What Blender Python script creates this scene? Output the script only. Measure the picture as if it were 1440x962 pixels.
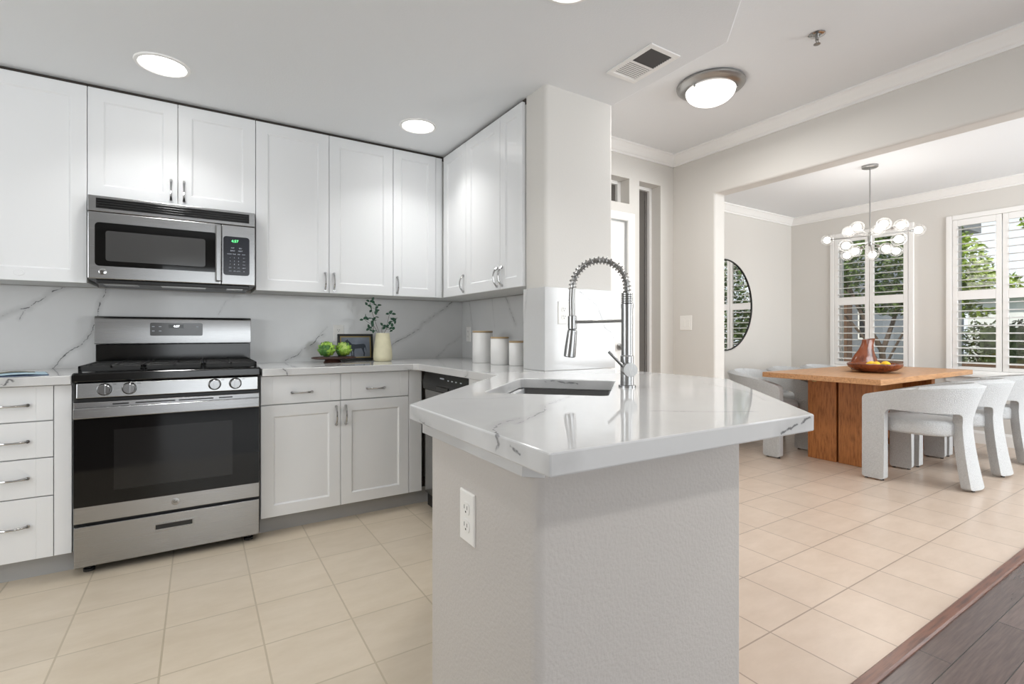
import bpy, bmesh, math, random
from mathutils import Vector, Matrix
random.seed(7)
S = bpy.context.scene
COL = S.collection
for o in list(bpy.data.objects):
    bpy.data.objects.remove(o)

# ------------------------------------------------------------------ camera, sky, light, exposure
CAM_H = 1.10
cd = bpy.data.cameras.new('camera'); cam = bpy.data.objects.new('camera', cd); COL.objects.link(cam)
cd.sensor_width = 36; cd.sensor_fit = 'HORIZONTAL'
cd.lens = 36 * 696.8 / 1440
cd.shift_y = -11.8 / 1440
cd.clip_start = 0.02
cam.location = (0, 0, CAM_H)
cam.rotation_euler = (math.radians(90), 0, -0.56298)
S.camera = cam
S.view_settings.view_transform = 'Standard'
S.view_settings.look = 'None'
S.view_settings.gamma = 1
S.view_settings.use_curve_mapping = False
S.view_settings.exposure = 0.2
try:
    S.cycles.use_denoising = True
    S.cycles.max_bounces = 10
    S.cycles.diffuse_bounces = 6
    S.cycles.transparent_max_bounces = 16
    S.cycles.caustics_reflective = False
    S.cycles.caustics_refractive = False
    S.cycles.sample_clamp_indirect = 4
except Exception:
    pass
W = bpy.data.worlds.new('sky'); S.world = W; W.use_nodes = True
bgn = W.node_tree.nodes['Background']
bgn.inputs[0].default_value = (0.86, 0.93, 1.0, 1); bgn.inputs[1].default_value = 1.15
sun = bpy.data.lights.new('sun', 'SUN'); sun.energy = 4.0; sun.angle = 0.02; sun.color = (1, .93, .8)
so = bpy.data.objects.new('sun', sun); COL.objects.link(so)
so.rotation_euler = (math.radians(42), 0, math.radians(-62)); so.location = (0, 0, 12)

def area(name, loc, direction, sx, sy, power, color=(1, 1, 1), shape='RECTANGLE', spread=None):
    l = bpy.data.lights.new(name, 'AREA'); l.energy = power; l.color = color; l.shape = shape
    l.size = sx
    if shape == 'RECTANGLE': l.size_y = sy
    if spread: l.spread = spread
    o = bpy.data.objects.new(name, l); COL.objects.link(o); o.location = loc
    o.rotation_euler = Vector(direction).to_track_quat('-Z', 'Y').to_euler()
    return o
# added fill lights at an invented patio door and two invented side windows
area('rear_fill', (1.2, -3.42, 1.25), (0, 1, 0.12), 3.4, 2.1, 50, (.95, .98, 1))
area('left_fill', (-2.32, 1.5, 1.45), (1, .12, 0.0), 1.5, 1.2, 24, (.95, .98, 1))
area('dining_side_fill', (5.2, -1.42, 1.45), (0, 1, 0.05), 2.2, 1.5, 94, (.95, .98, 1))

# ------------------------------------------------------------------ colour + materials
def lin(c):
    c = c / 255
    return c / 12.92 if c <= .04045 else ((c + .055) / 1.055) ** 2.4
def rgb(r, g, b): return (lin(r), lin(g), lin(b), 1)

class NT:
    def __init__(s, name):
        s.m = bpy.data.materials.new(name); s.m.use_nodes = True
        s.t = s.m.node_tree; s.b = s.t.nodes['Principled BSDF']; s.out = s.t.nodes['Material Output']
        s._tc = None
    def n(s, typ, **kw):
        nd = s.t.nodes.new(typ)
        for k, v in kw.items(): setattr(nd, k, v)
        return nd
    def l(s, a, b): s.t.links.new(a, b)
    def obj(s):
        if s._tc is None: s._tc = s.n('ShaderNodeTexCoord')
        return s._tc.outputs['Object']
    def set(s, color=None, rough=None, metal=None, spec=None, coat=None):
        if color is not None: s.b.inputs['Base Color'].default_value = color
        if rough is not None: s.b.inputs['Roughness'].default_value = rough
        if metal is not None: s.b.inputs['Metallic'].default_value = metal
        if spec is not None: s.b.inputs['Specular IOR Level'].default_value = spec
        if coat is not None: s.b.inputs['Coat Weight'].default_value = coat
        return s
    def noise(s, scale=5, detail=3, vec=None, rough=.5, mscale=None):
        nd = s.n('ShaderNodeTexNoise'); nd.inputs['Scale'].default_value = scale
        nd.inputs['Detail'].default_value = detail; nd.inputs['Roughness'].default_value = rough
        v = vec or s.obj()
        if mscale:
            mp = s.n('ShaderNodeMapping'); mp.inputs['Scale'].default_value = mscale
            s.l(v, mp.inputs['Vector']); v = mp.outputs['Vector']
        s.l(v, nd.inputs['Vector']); return nd
    def ramp(s, fac, stops):
        r = s.n('ShaderNodeValToRGB'); e = r.color_ramp.elements
        e[0].position, e[0].color = stops[0]; e[1].position, e[1].color = stops[-1]
        for p, c in stops[1:-1]:
            x = e.new(p); x.color = c
        s.l(fac, r.inputs['Fac']); return r.outputs['Color']
    def bump(s, h, strength=.2, dist=.01):
        b = s.n('ShaderNodeBump'); b.inputs['Strength'].default_value = strength; b.inputs['Distance'].default_value = dist
        s.l(h, b.inputs['Height']); s.l(b.outputs['Normal'], s.b.inputs['Normal']); return b
    def math(s, op, a, b=None, clamp=False):
        nd = s.n('ShaderNodeMath', operation=op); nd.use_clamp = clamp
        for i, v in enumerate((a, b)):
            if v is None: continue
            if isinstance(v, (int, float)): nd.inputs[i].default_value = v
            else: s.l(v, nd.inputs[i])
        return nd.outputs[0]
    def vmath(s, op, a, b=None, scale=None):
        nd = s.n('ShaderNodeVectorMath', operation=op)
        for i, v in enumerate((a, b)):
            if v is None: continue
            if isinstance(v, (tuple, list, Vector)): nd.inputs[i].default_value = tuple(v)
            else: s.l(v, nd.inputs[i])
        if scale is not None: s.l(scale, nd.inputs['Scale'])
        return nd.outputs['Value'] if op in ('DOT_PRODUCT', 'LENGTH') else nd.outputs['Vector']
    def mix(s, fac, a, b):
        nd = s.n('ShaderNodeMix', data_type='RGBA')
        if isinstance(fac, (int, float)): nd.inputs[0].default_value = fac
        else: s.l(fac, nd.inputs[0])
        for i, v in ((6, a), (7, b)):
            if isinstance(v, tuple): nd.inputs[i].default_value = v
            else: s.l(v, nd.inputs[i])
        return nd.outputs[2]
    def color(s, out): s.l(out, s.b.inputs['Base Color'])

def plain(name, c, rough=.5, metal=0, bump=None, var=None, spec=None):
    t = NT(name).set(c, rough, metal, spec)
    if var:
        n = t.noise(var[0], 4); d = tuple(x * (1 - var[1]) for x in c[:3]) + (1,); u = tuple(min(1, x * (1 + var[1])) for x in c[:3]) + (1,)
        t.color(t.ramp(n.outputs['Fac'], [(.3, d), (.7, u)]))
    if bump:
        n = t.noise(bump[0], 3); t.bump(n.outputs['Fac'], bump[1], bump[2])
    return t.m
def metal(name, c, rough, stretch=(1, 1, 60), amount=.12):
    t = NT(name).set(c, rough, 1.0)
    n = t.noise(20, 3, mscale=stretch)
    d = tuple(x * (1 - amount) for x in c[:3]) + (1,)
    t.color(t.ramp(n.outputs['Fac'], [(.3, d), (.7, c)]))
    mr = t.n('ShaderNodeMapRange'); mr.inputs['To Min'].default_value = rough * .8; mr.inputs['To Max'].default_value = rough * 1.25
    t.l(n.outputs['Fac'], mr.inputs['Value']); t.l(mr.outputs['Result'], t.b.inputs['Roughness'])
    return t.m
def emit(name, c, strength):
    t = NT(name); t.set(c, .5); t.b.inputs['Emission Color'].default_value = c; t.b.inputs['Emission Strength'].default_value = strength
    return t.m
def clear_glass(name, tint=(1, 1, 1, 1), refl=.5, base=.04):
    t = NT(name); t.t.nodes.remove(t.b)
    tr = t.n('ShaderNodeBsdfTransparent'); tr.inputs[0].default_value = tint
    gl = t.n('ShaderNodeBsdfGlossy'); gl.inputs['Roughness'].default_value = .02
    lw = t.n('ShaderNodeLayerWeight'); lw.inputs['Blend'].default_value = refl
    mx = t.n('ShaderNodeMixShader')
    f = t.math('ADD', t.math('MULTIPLY', lw.outputs['Fresnel'], .9), base, True)
    t.l(f, mx.inputs[0]); t.l(tr.outputs[0], mx.inputs[1]); t.l(gl.outputs[0], mx.inputs[2]); t.l(mx.outputs[0], t.out.inputs['Surface'])
    return t.m

def lit_globe(name):
    t = NT(name); t.t.nodes.remove(t.b)
    tr = t.n('ShaderNodeBsdfTransparent'); tl = t.n('ShaderNodeBsdfTranslucent'); gl = t.n('ShaderNodeBsdfGlossy'); gl.inputs['Roughness'].default_value = .05
    lw = t.n('ShaderNodeLayerWeight'); lw.inputs['Blend'].default_value = .3
    m1 = t.n('ShaderNodeMixShader'); t.l(t.math('ADD', t.math('MULTIPLY', lw.outputs['Facing'], .3), .02), m1.inputs[0])
    t.l(tr.outputs[0], m1.inputs[1]); t.l(tl.outputs[0], m1.inputs[2])
    m2 = t.n('ShaderNodeMixShader'); t.l(t.math('MULTIPLY', lw.outputs['Fresnel'], .25), m2.inputs[0])
    t.l(m1.outputs[0], m2.inputs[1]); t.l(gl.outputs[0], m2.inputs[2]); t.l(m2.outputs[0], t.out.inputs['Surface'])
    return t.m
def quartz(name, veins, base=(.80, .80, .79, 1), rough=.07, noise_amp=.012, jit=False):
    """white quartz with grey veins: each vein = (points, half width, strength)"""
    t = NT(name).set(base, rough, 0, .5)
    P = t.obj()
    nz = t.noise(13, 4, rough=.65)
    off = t.vmath('SUBTRACT', nz.outputs['Color'], (.5, .5, .5))
    sc = t.n('ShaderNodeVectorMath', operation='SCALE'); t.l(off, sc.inputs[0]); sc.inputs['Scale'].default_value = noise_amp * 1.6
    nz2 = t.noise(55, 3)
    off2 = t.vmath('SUBTRACT', nz2.outputs['Color'], (.5, .5, .5))
    sc2 = t.n('ShaderNodeVectorMath', operation='SCALE'); t.l(off2, sc2.inputs[0]); sc2.inputs['Scale'].default_value = noise_amp * 1.1
    p = t.vmath('ADD', t.vmath('ADD', P, sc.outputs[0]), sc2.outputs[0])
    brk = t.noise(14, 3)
    wmod = t.math('ADD', t.math('MULTIPLY', brk.outputs['Fac'], 2.2), -.35)
    total = None
    for pts, hw, st in veins:
        dmin = None; rj = random.Random(len(pts) * 31 + int(pts[0][0] * 977)); Q = [Vector(pts[0])]
        const = [max(q[k] for q in pts) - min(q[k] for q in pts) < 1e-6 for k in range(3)]
        for a, b in zip(pts[:-1], pts[1:]):
            a = Vector(a); b = Vector(b); m_ = 2 if jit and (b - a).length > .05 else 1
            for k in range(1, m_ + 1):
                q = a.lerp(b, k / m_)
                if k < m_: q += Vector([0 if const[c_] else rj.uniform(-.011, .011) for c_ in range(3)])
                Q.append(q)
        pts = Q
        for a, b in zip(pts[:-1], pts[1:]):
            a = Vector(a); b = Vector(b); ab = b - a
            if ab.length < 1e-5: continue
            pa = t.vmath('SUBTRACT', p, a)
            u = t.math('MULTIPLY', t.vmath('DOT_PRODUCT', pa, ab), 1 / ab.length_squared, True)
            nd = t.n('ShaderNodeVectorMath', operation='SCALE'); nd.inputs[0].default_value = tuple(ab); t.l(u, nd.inputs['Scale'])
            d = t.vmath('LENGTH', t.vmath('SUBTRACT', pa, nd.outputs[0]))
            dmin = d if dmin is None else t.math('MINIMUM', dmin, d)
        r = t.math('DIVIDE', dmin, t.math('MULTIPLY', wmod, hw))
        core = t.math('MULTIPLY', t.math('SUBTRACT', 1.3, r, True), st)
        halo = t.math('MULTIPLY', t.math('SUBTRACT', 1.0, t.math('MULTIPLY', dmin, 1 / (hw * 7)), True), st * .22)
        v = t.math('MAXIMUM', core, halo)
        total = v if total is None else t.math('MAXIMUM', total, v)
    cl = t.noise(3, 5, rough=.6)
    cloud = t.ramp(cl.outputs['Fac'], [(.35, tuple(x * .95 for x in base[:3]) + (1,)), (.65, base)])
    if total is None: t.color(cloud)
    else: t.color(t.mix(t.math('MINIMUM', total, 1.0), cloud, (.10, .10, .105, 1)))
    return t.m

def tile(name, c1, c2, grout, size, ox, oy, rough=.3):
    t = NT(name).set(c1, rough)
    mp = t.n('ShaderNodeMapping'); mp.inputs['Location'].default_value = (-ox, -oy, 0); t.l(t.obj(), mp.inputs['Vector'])
    br = t.n('ShaderNodeTexBrick'); br.offset = 0; br.squash = 1
    br.inputs['Scale'].default_value = 1; br.inputs['Brick Width'].default_value = size; br.inputs['Row Height'].default_value = size
    br.inputs['Mortar Size'].default_value = .0032; br.inputs['Mortar Smooth'].default_value = .3
    br.inputs['Color1'].default_value = (1, 1, 1, 1); br.inputs['Color2'].default_value = (.93, .93, .93, 1); br.inputs['Mortar'].default_value = (0, 0, 0, 1)
    t.l(mp.outputs[0], br.inputs['Vector'])
    n = t.noise(5, 6, rough=.65, mscale=(1, 2.2, 1))
    base = t.ramp(n.outputs['Fac'], [(.3, c2), (.7, c1)])
    mul = t.n('ShaderNodeMix', data_type='RGBA', blend_type='MULTIPLY'); mul.inputs[0].default_value = 1
    t.l(base, mul.inputs[6]); t.l(br.outputs['Color'], mul.inputs[7])
    t.color(t.mix(br.outputs['Fac'], mul.outputs[2], grout))
    t.bump(t.math('SUBTRACT', 1, br.outputs['Fac']), .25, .002)
    return t.m
def planks(name, cols, width, length, oy, rough, gap=.0015):
    t = NT(name).set(cols[0], rough)
    mp = t.n('ShaderNodeMapping'); mp.inputs['Location'].default_value = (-.08, -oy, 0); t.l(t.obj(), mp.inputs['Vector'])
    br = t.n('ShaderNodeTexBrick'); br.offset = .37; br.squash = 1
    br.inputs['Scale'].default_value = 1; br.inputs['Brick Width'].default_value = length; br.inputs['Row Height'].default_value = width
    br.inputs['Mortar Size'].default_value = gap; br.inputs['Mortar Smooth'].default_value = .1
    br.inputs['Color1'].default_value = (.75, .75, .75, 1); br.inputs['Color2'].default_value = (1.1, 1.1, 1.1, 1); br.inputs['Mortar'].default_value = (.1, .1, .1, 1)
    t.l(mp.outputs[0], br.inputs['Vector'])
    n = t.noise(5, 6, rough=.6, mscale=(1.5, 22, 1))
    base = t.ramp(n.outputs['Fac'], [(.25, cols[1]), (.75, cols[0])])
    mul = t.n('ShaderNodeMix', data_type='RGBA', blend_type='MULTIPLY'); mul.inputs[0].default_value = 1
    t.l(base, mul.inputs[6]); t.l(br.outputs['Color'], mul.inputs[7]); t.color(mul.outputs[2])
    t.bump(n.outputs['Fac'], .03, .001)
    return t.m
def wood(name, c1, c2, stretch, rough=.4, scale=7, knots=True):
    t = NT(name).set(c1, rough)
    n = t.noise(scale, 6, rough=.62, mscale=stretch)
    c = t.ramp(n.outputs['Fac'], [(.3, c2), (.52, c1), (.75, tuple(min(1, x * 1.18) for x in c1[:3]) + (1,))])
    if knots:
        k = t.n('ShaderNodeTexVoronoi'); k.inputs['Scale'].default_value = 3.1
        mp = t.n('ShaderNodeMapping'); mp.inputs['Scale'].default_value = tuple(.5 + .5 * min(1, s / 6) for s in stretch)
        t.l(t.obj(), mp.inputs[0]); t.l(mp.outputs[0], k.inputs['Vector'])
        f = t.math('SUBTRACT', 1, t.math('MULTIPLY', k.outputs['Distance'], 12), True)
        c = t.mix(t.math('MULTIPLY', f, .75), c, tuple(x * .25 for x in c2[:3]) + (1,))
    t.color(c); t.bump(n.outputs['Fac'], .1, .002)
    return t.m

M = {}
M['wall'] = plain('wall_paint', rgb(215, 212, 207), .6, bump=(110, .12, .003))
M['ponyshade'] = plain('shaded_textured_paint', rgb(193, 188, 183), .6, bump=(120, .35, .004))  # wall paint darkened, the half wall's weaker light put into the colour
M['ceil'] = plain('ceiling_paint', rgb(229, 231, 233), .7, bump=(120, .2, .003))
M['trim'] = plain('white_trim', rgb(240, 239, 237), .4)
M['cab'] = plain('cabinet_white', rgb(229, 230, 231), .33)
M['cabin'] = plain('cabinet_box', rgb(214, 214, 212), .5)
M['gapshade'] = plain('dark_gap_shade', rgb(60, 54, 48), .8)  # dark tone standing in for shade in the cabinet-to-ceiling gap
M['toe'] = plain('toe_kick_grey', rgb(168, 168, 168), .5)
M['dark'] = plain('black_plastic', rgb(22, 22, 22), .35)
M['blackgloss'] = plain('black_enamel', rgb(12, 12, 12), .12)
M['iron'] = plain('cast_iron', rgb(26, 26, 26), .55, bump=(200, .3, .002))
M['oven'] = plain('black_oven_glass', (.004, .004, .004, 1), .045, spec=.32)
M['ovenwin'] = plain('oven_window', (.012, .012, .012, 1), .06, spec=.4)
M['mwwin'] = plain('microwave_mesh_window', (.055, .055, .055, 1), .10, spec=.6)
M['steel'] = metal('brushed_steel', rgb(166, 166, 166), .25, (.15, .15, 60), .05)
M['steelv'] = metal('brushed_steel_vertical', rgb(166, 166, 166), .25, (60, 60, .3), .06)
M['knob'] = plain('polished_knob_metal', rgb(150, 150, 150), .2, 1)
M['sink'] = metal('sink_steel', rgb(120, 120, 120), .3, (30, 30, 4))
M['chrome'] = plain('chrome', rgb(190, 190, 190), .12, 1)
M['nickel'] = metal('brushed_nickel', rgb(168, 167, 165), .28, (40, 40, 1))
M['panelblue'] = plain('keypad_panel', rgb(24, 27, 36), .18)
M['print'] = plain('pale_print', rgb(190, 195, 205), .5)
M['greenled'] = emit('green_digits', (.12, .8, .25, 1), 1.2)
M['whiteled'] = emit('white_digits', (.95, .97, 1, 1), 1.6)
M['lcd'] = plain('display_window', rgb(95, 95, 96), .12)
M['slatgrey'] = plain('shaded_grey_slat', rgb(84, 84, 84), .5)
M['plate'] = plain('outlet_plastic', rgb(238, 236, 232), .35)
M['slot'] = plain('outlet_slot', rgb(60, 58, 55), .6)
M['canlens'] = emit('lamp_lens', (1, .98, .95, 1), 6)
M['domelens'] = emit('dome_glass', (1, .98, .95, 1), 1.5)
M['bulb'] = emit('bulb_glow', (1, .95, .88, 1), 3.5)
M['globe'] = lit_globe('clear_globe_glass')
M['pane'] = clear_glass('window_glass', (.97, .98, .98, 1), .3, .02)
M['mirror'] = plain('mirror_silver', (.93, .93, .93, 1), .0, 1)
M['darkglass'] = plain('dark_sidelight_glass', rgb(98, 94, 90), .12)
M['ceramic'] = plain('white_ceramic', rgb(236, 235, 233), .3)
M['lidwood'] = plain('pale_wood_lid', rgb(176, 150, 112), .5)
M['vase'] = plain('cream_stoneware', rgb(214, 208, 178), .55, var=(25, .06))
M['darkwood'] = wood('dark_walnut', rgb(74, 44, 36), rgb(40, 22, 18), (2, 14, 14), .4, knots=False)
M['artichoke'] = plain('artichoke_green', rgb(140, 178, 66), .5, var=(30, .25))
M['artichoke_light'] = plain('artichoke_pale_green', rgb(186, 212, 118), .5, var=(30, .2))
M['artichoke_tip'] = plain('artichoke_dark_green', rgb(74, 120, 54), .5, var=(30, .25))
M['leaf'] = plain('sprig_leaf', rgb(38, 78, 56), .45, var=(60, .25))
M['stem'] = plain('sprig_stem', rgb(84, 74, 62), .6)
M['gilt'] = plain('gilt_edge', rgb(176, 156, 104), .4, .5)
M['canvas'] = plain('slate_painting', rgb(128, 136, 150), .5, var=(14, .18))
M['horse'] = plain('dark_horse_paint', rgb(48, 57, 70), .5)
M['paperblue'] = plain('light_blue_paper', rgb(178, 210, 226), .35)
M['papernavy'] = plain('navy_paper', rgb(26, 58, 98), .35)
M['paperolive'] = plain('olive_print', rgb(108, 106, 86), .4)
M['table'] = wood('warm_oak_top', rgb(194, 146, 102), rgb(160, 112, 74), (1.2, 10, 10), .36)
M['tablev'] = wood('warm_oak_upright', rgb(176, 114, 62), rgb(128, 74, 36), (10, 10, 1.2), .42)
M['boucle'] = plain('boucle_fabric', rgb(205, 207, 208), .95, bump=(190, .9, .010), var=(140, .09))
M['foot'] = plain('dark_foot', rgb(40, 36, 33), .5)
M['pitcher'] = wood('polished_copper_brown', rgb(120, 62, 34), rgb(62, 28, 15), (3, 3, 1), .16, knots=False)
M['lemon'] = plain('lemon_skin', rgb(240, 192, 26), .4, bump=(120, .2, .002))
M['trans'] = wood('reddish_brown_threshold', rgb(112, 72, 56), rgb(66, 38, 30), (1, 14, 14), .28, knots=False)
M['bark'] = plain('bark', rgb(78, 64, 54), .8, var=(12, .3))
M['leaves'] = plain('garden_leaves', rgb(138, 160, 58), .5, var=(2.2, .4))
M['leaves2'] = plain('dark_garden_leaves', rgb(82, 102, 48), .5, var=(2.2, .45))
M['hedge'] = plain('hedge_leaves', rgb(62, 76, 40), .5, var=(2.2, .45))
M['grass'] = plain('lawn', rgb(96, 104, 66), .9, var=(6, .3))
M['stucco_grey'] = plain('grey_stucco', rgb(116, 122, 132), .8)
M['stucco_white'] = plain('white_stucco', rgb(226, 229, 232), .8)
M['roof'] = plain('roof_tile', rgb(112, 114, 116), .8)
M['boardbrown'] = plain('fence_boards', rgb(96, 72, 56), .8, var=(8, .2))  # brown of the fence boards, also used on the pilaster
M['tilek'] = tile('beige_floor_tile', rgb(209, 196, 177), rgb(199, 185, 164), rgb(180, 167, 145), .3035, -.109, 1.947, .30)
M['tileh'] = tile('pinkish_beige_floor_tile', rgb(208, 190, 174), rgb(197, 178, 161), rgb(160, 143, 128), .2965, 1.778, 1.036, .28)
M['wood'] = planks('dark_plank_floor', [rgb(112, 95, 90), rgb(84, 70, 67)], .122, 1.25, .612, .26)

# ------------------------------------------------------------------ mesh builder
def fillet(poly, rads, n=5):
    out = []
    N = len(poly)
    for i, p in enumerate(poly):
        r = rads[i] if isinstance(rads, (list, tuple)) else rads
        p = Vector(p); a = Vector(poly[i - 1]); b = Vector(poly[(i + 1) % N])
        if r <= 1e-6: out.append(tuple(p)); continue
        d1 = (a - p); d2 = (b - p); l1, l2 = d1.length, d2.length; d1.normalize(); d2.normalize()
        ang = d1.angle(d2)
        k = min(r / math.tan(ang / 2), l1 * .49, l2 * .49)
        rr = k * math.tan(ang / 2)
        c = p + (d1 + d2).normalized() * (rr / math.sin(ang / 2))
        s = p + d1 * k; e = p + d2 * k
        v0 = s - c; v1 = e - c; th = v0.angle(v1); cr = v0.x * v1.y - v0.y * v1.x
        sg = 1 if cr > 0 else -1
        for j in range(n + 1):
            t = sg * th * j / n
            out.append((c.x + v0.x * math.cos(t) - v0.y * math.sin(t), c.y + v0.x * math.sin(t) + v0.y * math.cos(t)))
    return out

class MB:
    def __init__(s, T=None):
        s.bm = bmesh.new(); s.T = T or Matrix.Identity(4)
    def v(s, p): return s.bm.verts.new(s.T @ Vector(p))
    def f(s, vs):
        try: return s.bm.faces.new(vs)
        except ValueError: return None
    def box(s, x0, x1, y0, y1, z0, z1):
        v = [s.v((x, y, z)) for z in (z0, z1) for y in (y0, y1) for x in (x0, x1)]
        for q in ((0, 1, 3, 2), (4, 6, 7, 5), (0, 4, 5, 1), (2, 3, 7, 6), (0, 2, 6, 4), (1, 5, 7, 3)): s.f([v[i] for i in q])
        return s
    def loops(s, loops, cap0=True, cap1=True, closed=True):
        L = [[s.v(p) for p in lp] for lp in loops]
        for a, b in zip(L[:-1], L[1:]):
            n = len(a)
            for i in range(n if closed else n - 1): s.f([a[i], a[(i + 1) % n], b[(i + 1) % n], b[i]])
        if cap0: s.f(L[0][::-1])
        if cap1: s.f(L[-1])
        return s
    def prism(s, poly, z0, z1):
        return s.loops([[(x, y, z0) for x, y in poly], [(x, y, z1) for x, y in poly]])
    def extrude(s, poly, axis, a0, a1):
        mk = {'x': lambda p, a: (a, p[0], p[1]), 'y': lambda p, a: (p[0], a, p[1]), 'z': lambda p, a: (p[0], p[1], a)}[axis]
        return s.loops([[mk(p, a0) for p in poly], [mk(p, a1) for p in poly]])
    def lathe(s, prof, c=(0, 0, 0), seg=32, axis='z', cap0=True, cap1=True):
        def mk(r, h, a):
            x, y = r * math.cos(a), r * math.sin(a)
            q = {'z': (x, y, h), 'y': (x, h, y), 'x': (h, x, y)}[axis]
            return (c[0] + q[0], c[1] + q[1], c[2] + q[2])
        return s.loops([[mk(r, h, 2 * math.pi * i / seg) for i in range(seg)] for r, h in prof], cap0, cap1)
    def cyl(s, c, r, h, axis='z', seg=24): return s.lathe([(r, 0), (r, h)], c, seg, axis)
    def ball(s, c, r, seg=16, rings=10, sc=(1, 1, 1)):
        pr = []
        for i in range(1, rings):
            a = math.pi * i / rings; pr.append((math.sin(a) * r, -math.cos(a) * r))
        L = [[(c[0] + q * math.cos(2 * math.pi * k / seg) * sc[0], c[1] + q * math.sin(2 * math.pi * k / seg) * sc[1], c[2] + h * sc[2]) for k in range(seg)] for q, h in pr]
        return s.loops(L)
    def tube(s, pts, r, seg=10, cap=True):
        pts = [Vector(p) for p in pts]; n = len(pts)
        rs = r if isinstance(r, (list, tuple)) else [r] * n
        tan = [(pts[min(i + 1, n - 1)] - pts[max(i - 1, 0)]).normalized() for i in range(n)]
        up = Vector((0, 0, 1)) if abs(tan[0].z) < .9 else Vector((1, 0, 0))
        u = tan[0].cross(up).normalized(); L = []
        for i in range(n):
            u = (u - tan[i] * u.dot(tan[i])).normalized(); w = tan[i].cross(u)
            L.append([tuple(pts[i] + (u * math.cos(2 * math.pi * k / seg) + w * math.sin(2 * math.pi * k / seg)) * rs[i]) for k in range(seg)])
        return s.loops(L, cap, cap)
    def fill(s, outer, holes, z0, z1):
        """flat plate with holes"""
        edges = []
        for lp in [outer] + holes:
            vs = [s.v((x, y, z0)) for x, y in lp]
            for i in range(len(vs)): edges.append(s.bm.edges.new((vs[i], vs[(i + 1) % len(vs)])))
        g = bmesh.ops.triangle_fill(s.bm, use_beauty=True, use_dissolve=False, edges=edges)
        fs = [e for e in g['geom'] if isinstance(e, bmesh.types.BMFace)]
        r = bmesh.ops.extrude_face_region(s.bm, geom=fs)
        for e in r['geom']:
            if isinstance(e, bmesh.types.BMVert): e.co.z += z1 - z0
        return s
    def shaker(s, u0, u1, z0, z1, t=.02, fr=.062, dep=.008, slope=.007):
        def lp(i, o): return [(u0 + i, o, z0 + i), (u1 - i, o, z0 + i), (u1 - i, o, z1 - i), (u0 + i, o, z1 - i)]
        return s.loops([lp(0, 0), lp(0, t), lp(fr, t), lp(fr + slope, t - dep)])
    def build(s, name, m, parent=None, smooth=False, bevel=0, seg=2, sub=0, angle=35, solid=0):
        bmesh.ops.recalc_face_normals(s.bm, faces=s.bm.faces[:])
        me = bpy.data.meshes.new(name); s.bm.to_mesh(me); s.bm.free()
        if smooth:
            for p in me.polygons: p.use_smooth = True
            try: me.set_sharp_from_angle(angle=math.radians(angle))
            except Exception: pass
        o = bpy.data.objects.new(name, me); COL.objects.link(o)
        if m: me.materials.append(m)
        if parent:
            o.parent = parent; w = Vector(); q = parent
            while q: w += q.location; q = q.parent
            o.location = -w
        if solid:
            md = o.modifiers.new('thickness', 'SOLIDIFY'); md.thickness = solid; md.offset = 0
        if bevel:
            md = o.modifiers.new('bevel', 'BEVEL'); md.width = bevel; md.segments = seg; md.limit_method = 'ANGLE'; md.angle_limit = math.radians(40)
            md.harden_normals = False
        if sub:
            md = o.modifiers.new('subdivision', 'SUBSURF'); md.levels = sub; md.render_levels = sub
        return o

def tag(o, label, cat, group=None):
    o['label'] = label; o['category'] = cat
    if group: o['group'] = group
    return o
def thing(name, label, cat, loc=(0, 0, 0), group=None):
    o = bpy.data.objects.new(name, None); o.empty_display_size = .1; COL.objects.link(o); o.location = loc
    return tag(o, label, cat, group)
def struct(o):
    o['kind'] = 'structure'; return o
def copy_tree(o, parent=None):
    c = o.copy(); COL.objects.link(c)
    if parent: c.parent = parent
    for ch in list(o.children): copy_tree(ch, c)
    return c
BACK = lambda Y: Matrix(((1, 0, 0, 0), (0, -1, 0, Y), (0, 0, 1, 0), (0, 0, 0, 1)))       # u=+X, out=-Y
SIDE = lambda X: Matrix(((0, -1, 0, X), (-1, 0, 0, 0), (0, 0, 1, 0), (0, 0, 0, 1)))      # u=-Y, out=-X
def text_mesh(name, body, size, m, T, parent, bold=0):
    cu = bpy.data.curves.new(name, 'FONT'); cu.body = body; cu.size = size; cu.align_x = 'CENTER'; cu.align_y = 'CENTER'
    cu.extrude = .0004; cu.offset = bold
    o = bpy.data.objects.new(name, cu); COL.objects.link(o)
    bpy.context.view_layer.update()
    me = bpy.data.meshes.new_from_object(o.evaluated_get(bpy.context.evaluated_depsgraph_get()))
    bpy.data.objects.remove(o)
    me.transform(T)
    r = bpy.data.objects.new(name, me); COL.objects.link(r); me.materials.clear(); me.materials.append(m)
    r.parent = parent; w = Vector(); q = parent
    while q: w += q.location; q = q.parent
    r.location = -w
    return r
# text facing -Y, centred at p
def txtT(p): return Matrix.Translation(p) @ Matrix.Rotation(math.radians(90), 4, 'X')
def txtS(p): return Matrix.Translation(p) @ Matrix.Rotation(math.radians(-90), 4, 'Z') @ Matrix.Rotation(math.radians(90), 4, 'X')

# ------------------------------------------------------------------ the room
KC, HC, DC = 2.36, 2.68, 2.61          # kitchen, hall, dining ceiling heights
struct(MB().box(-2.4, 1.3, .70, 3.6, -.1, 0).build('floor', M['tilek']))
struct(MB().box(1.3, 6.75, .742, 3.75, -.1, 0).build('floor.001', M['tileh']))
struct(MB().box(-2.4, 1.3, -3.5, .70, -.1, 0).box(1.3, 6.75, -3.5, .742, -.1, 0).build('floor.002', M['wood']))
prof = [(.702, 0), (.702, .006), (.707, .013), (.738, .013), (.745, .006), (.745, 0)]
struct(MB().extrude(prof, 'x', 1.17, 6.62).build('trim_1', M['trans']))

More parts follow.
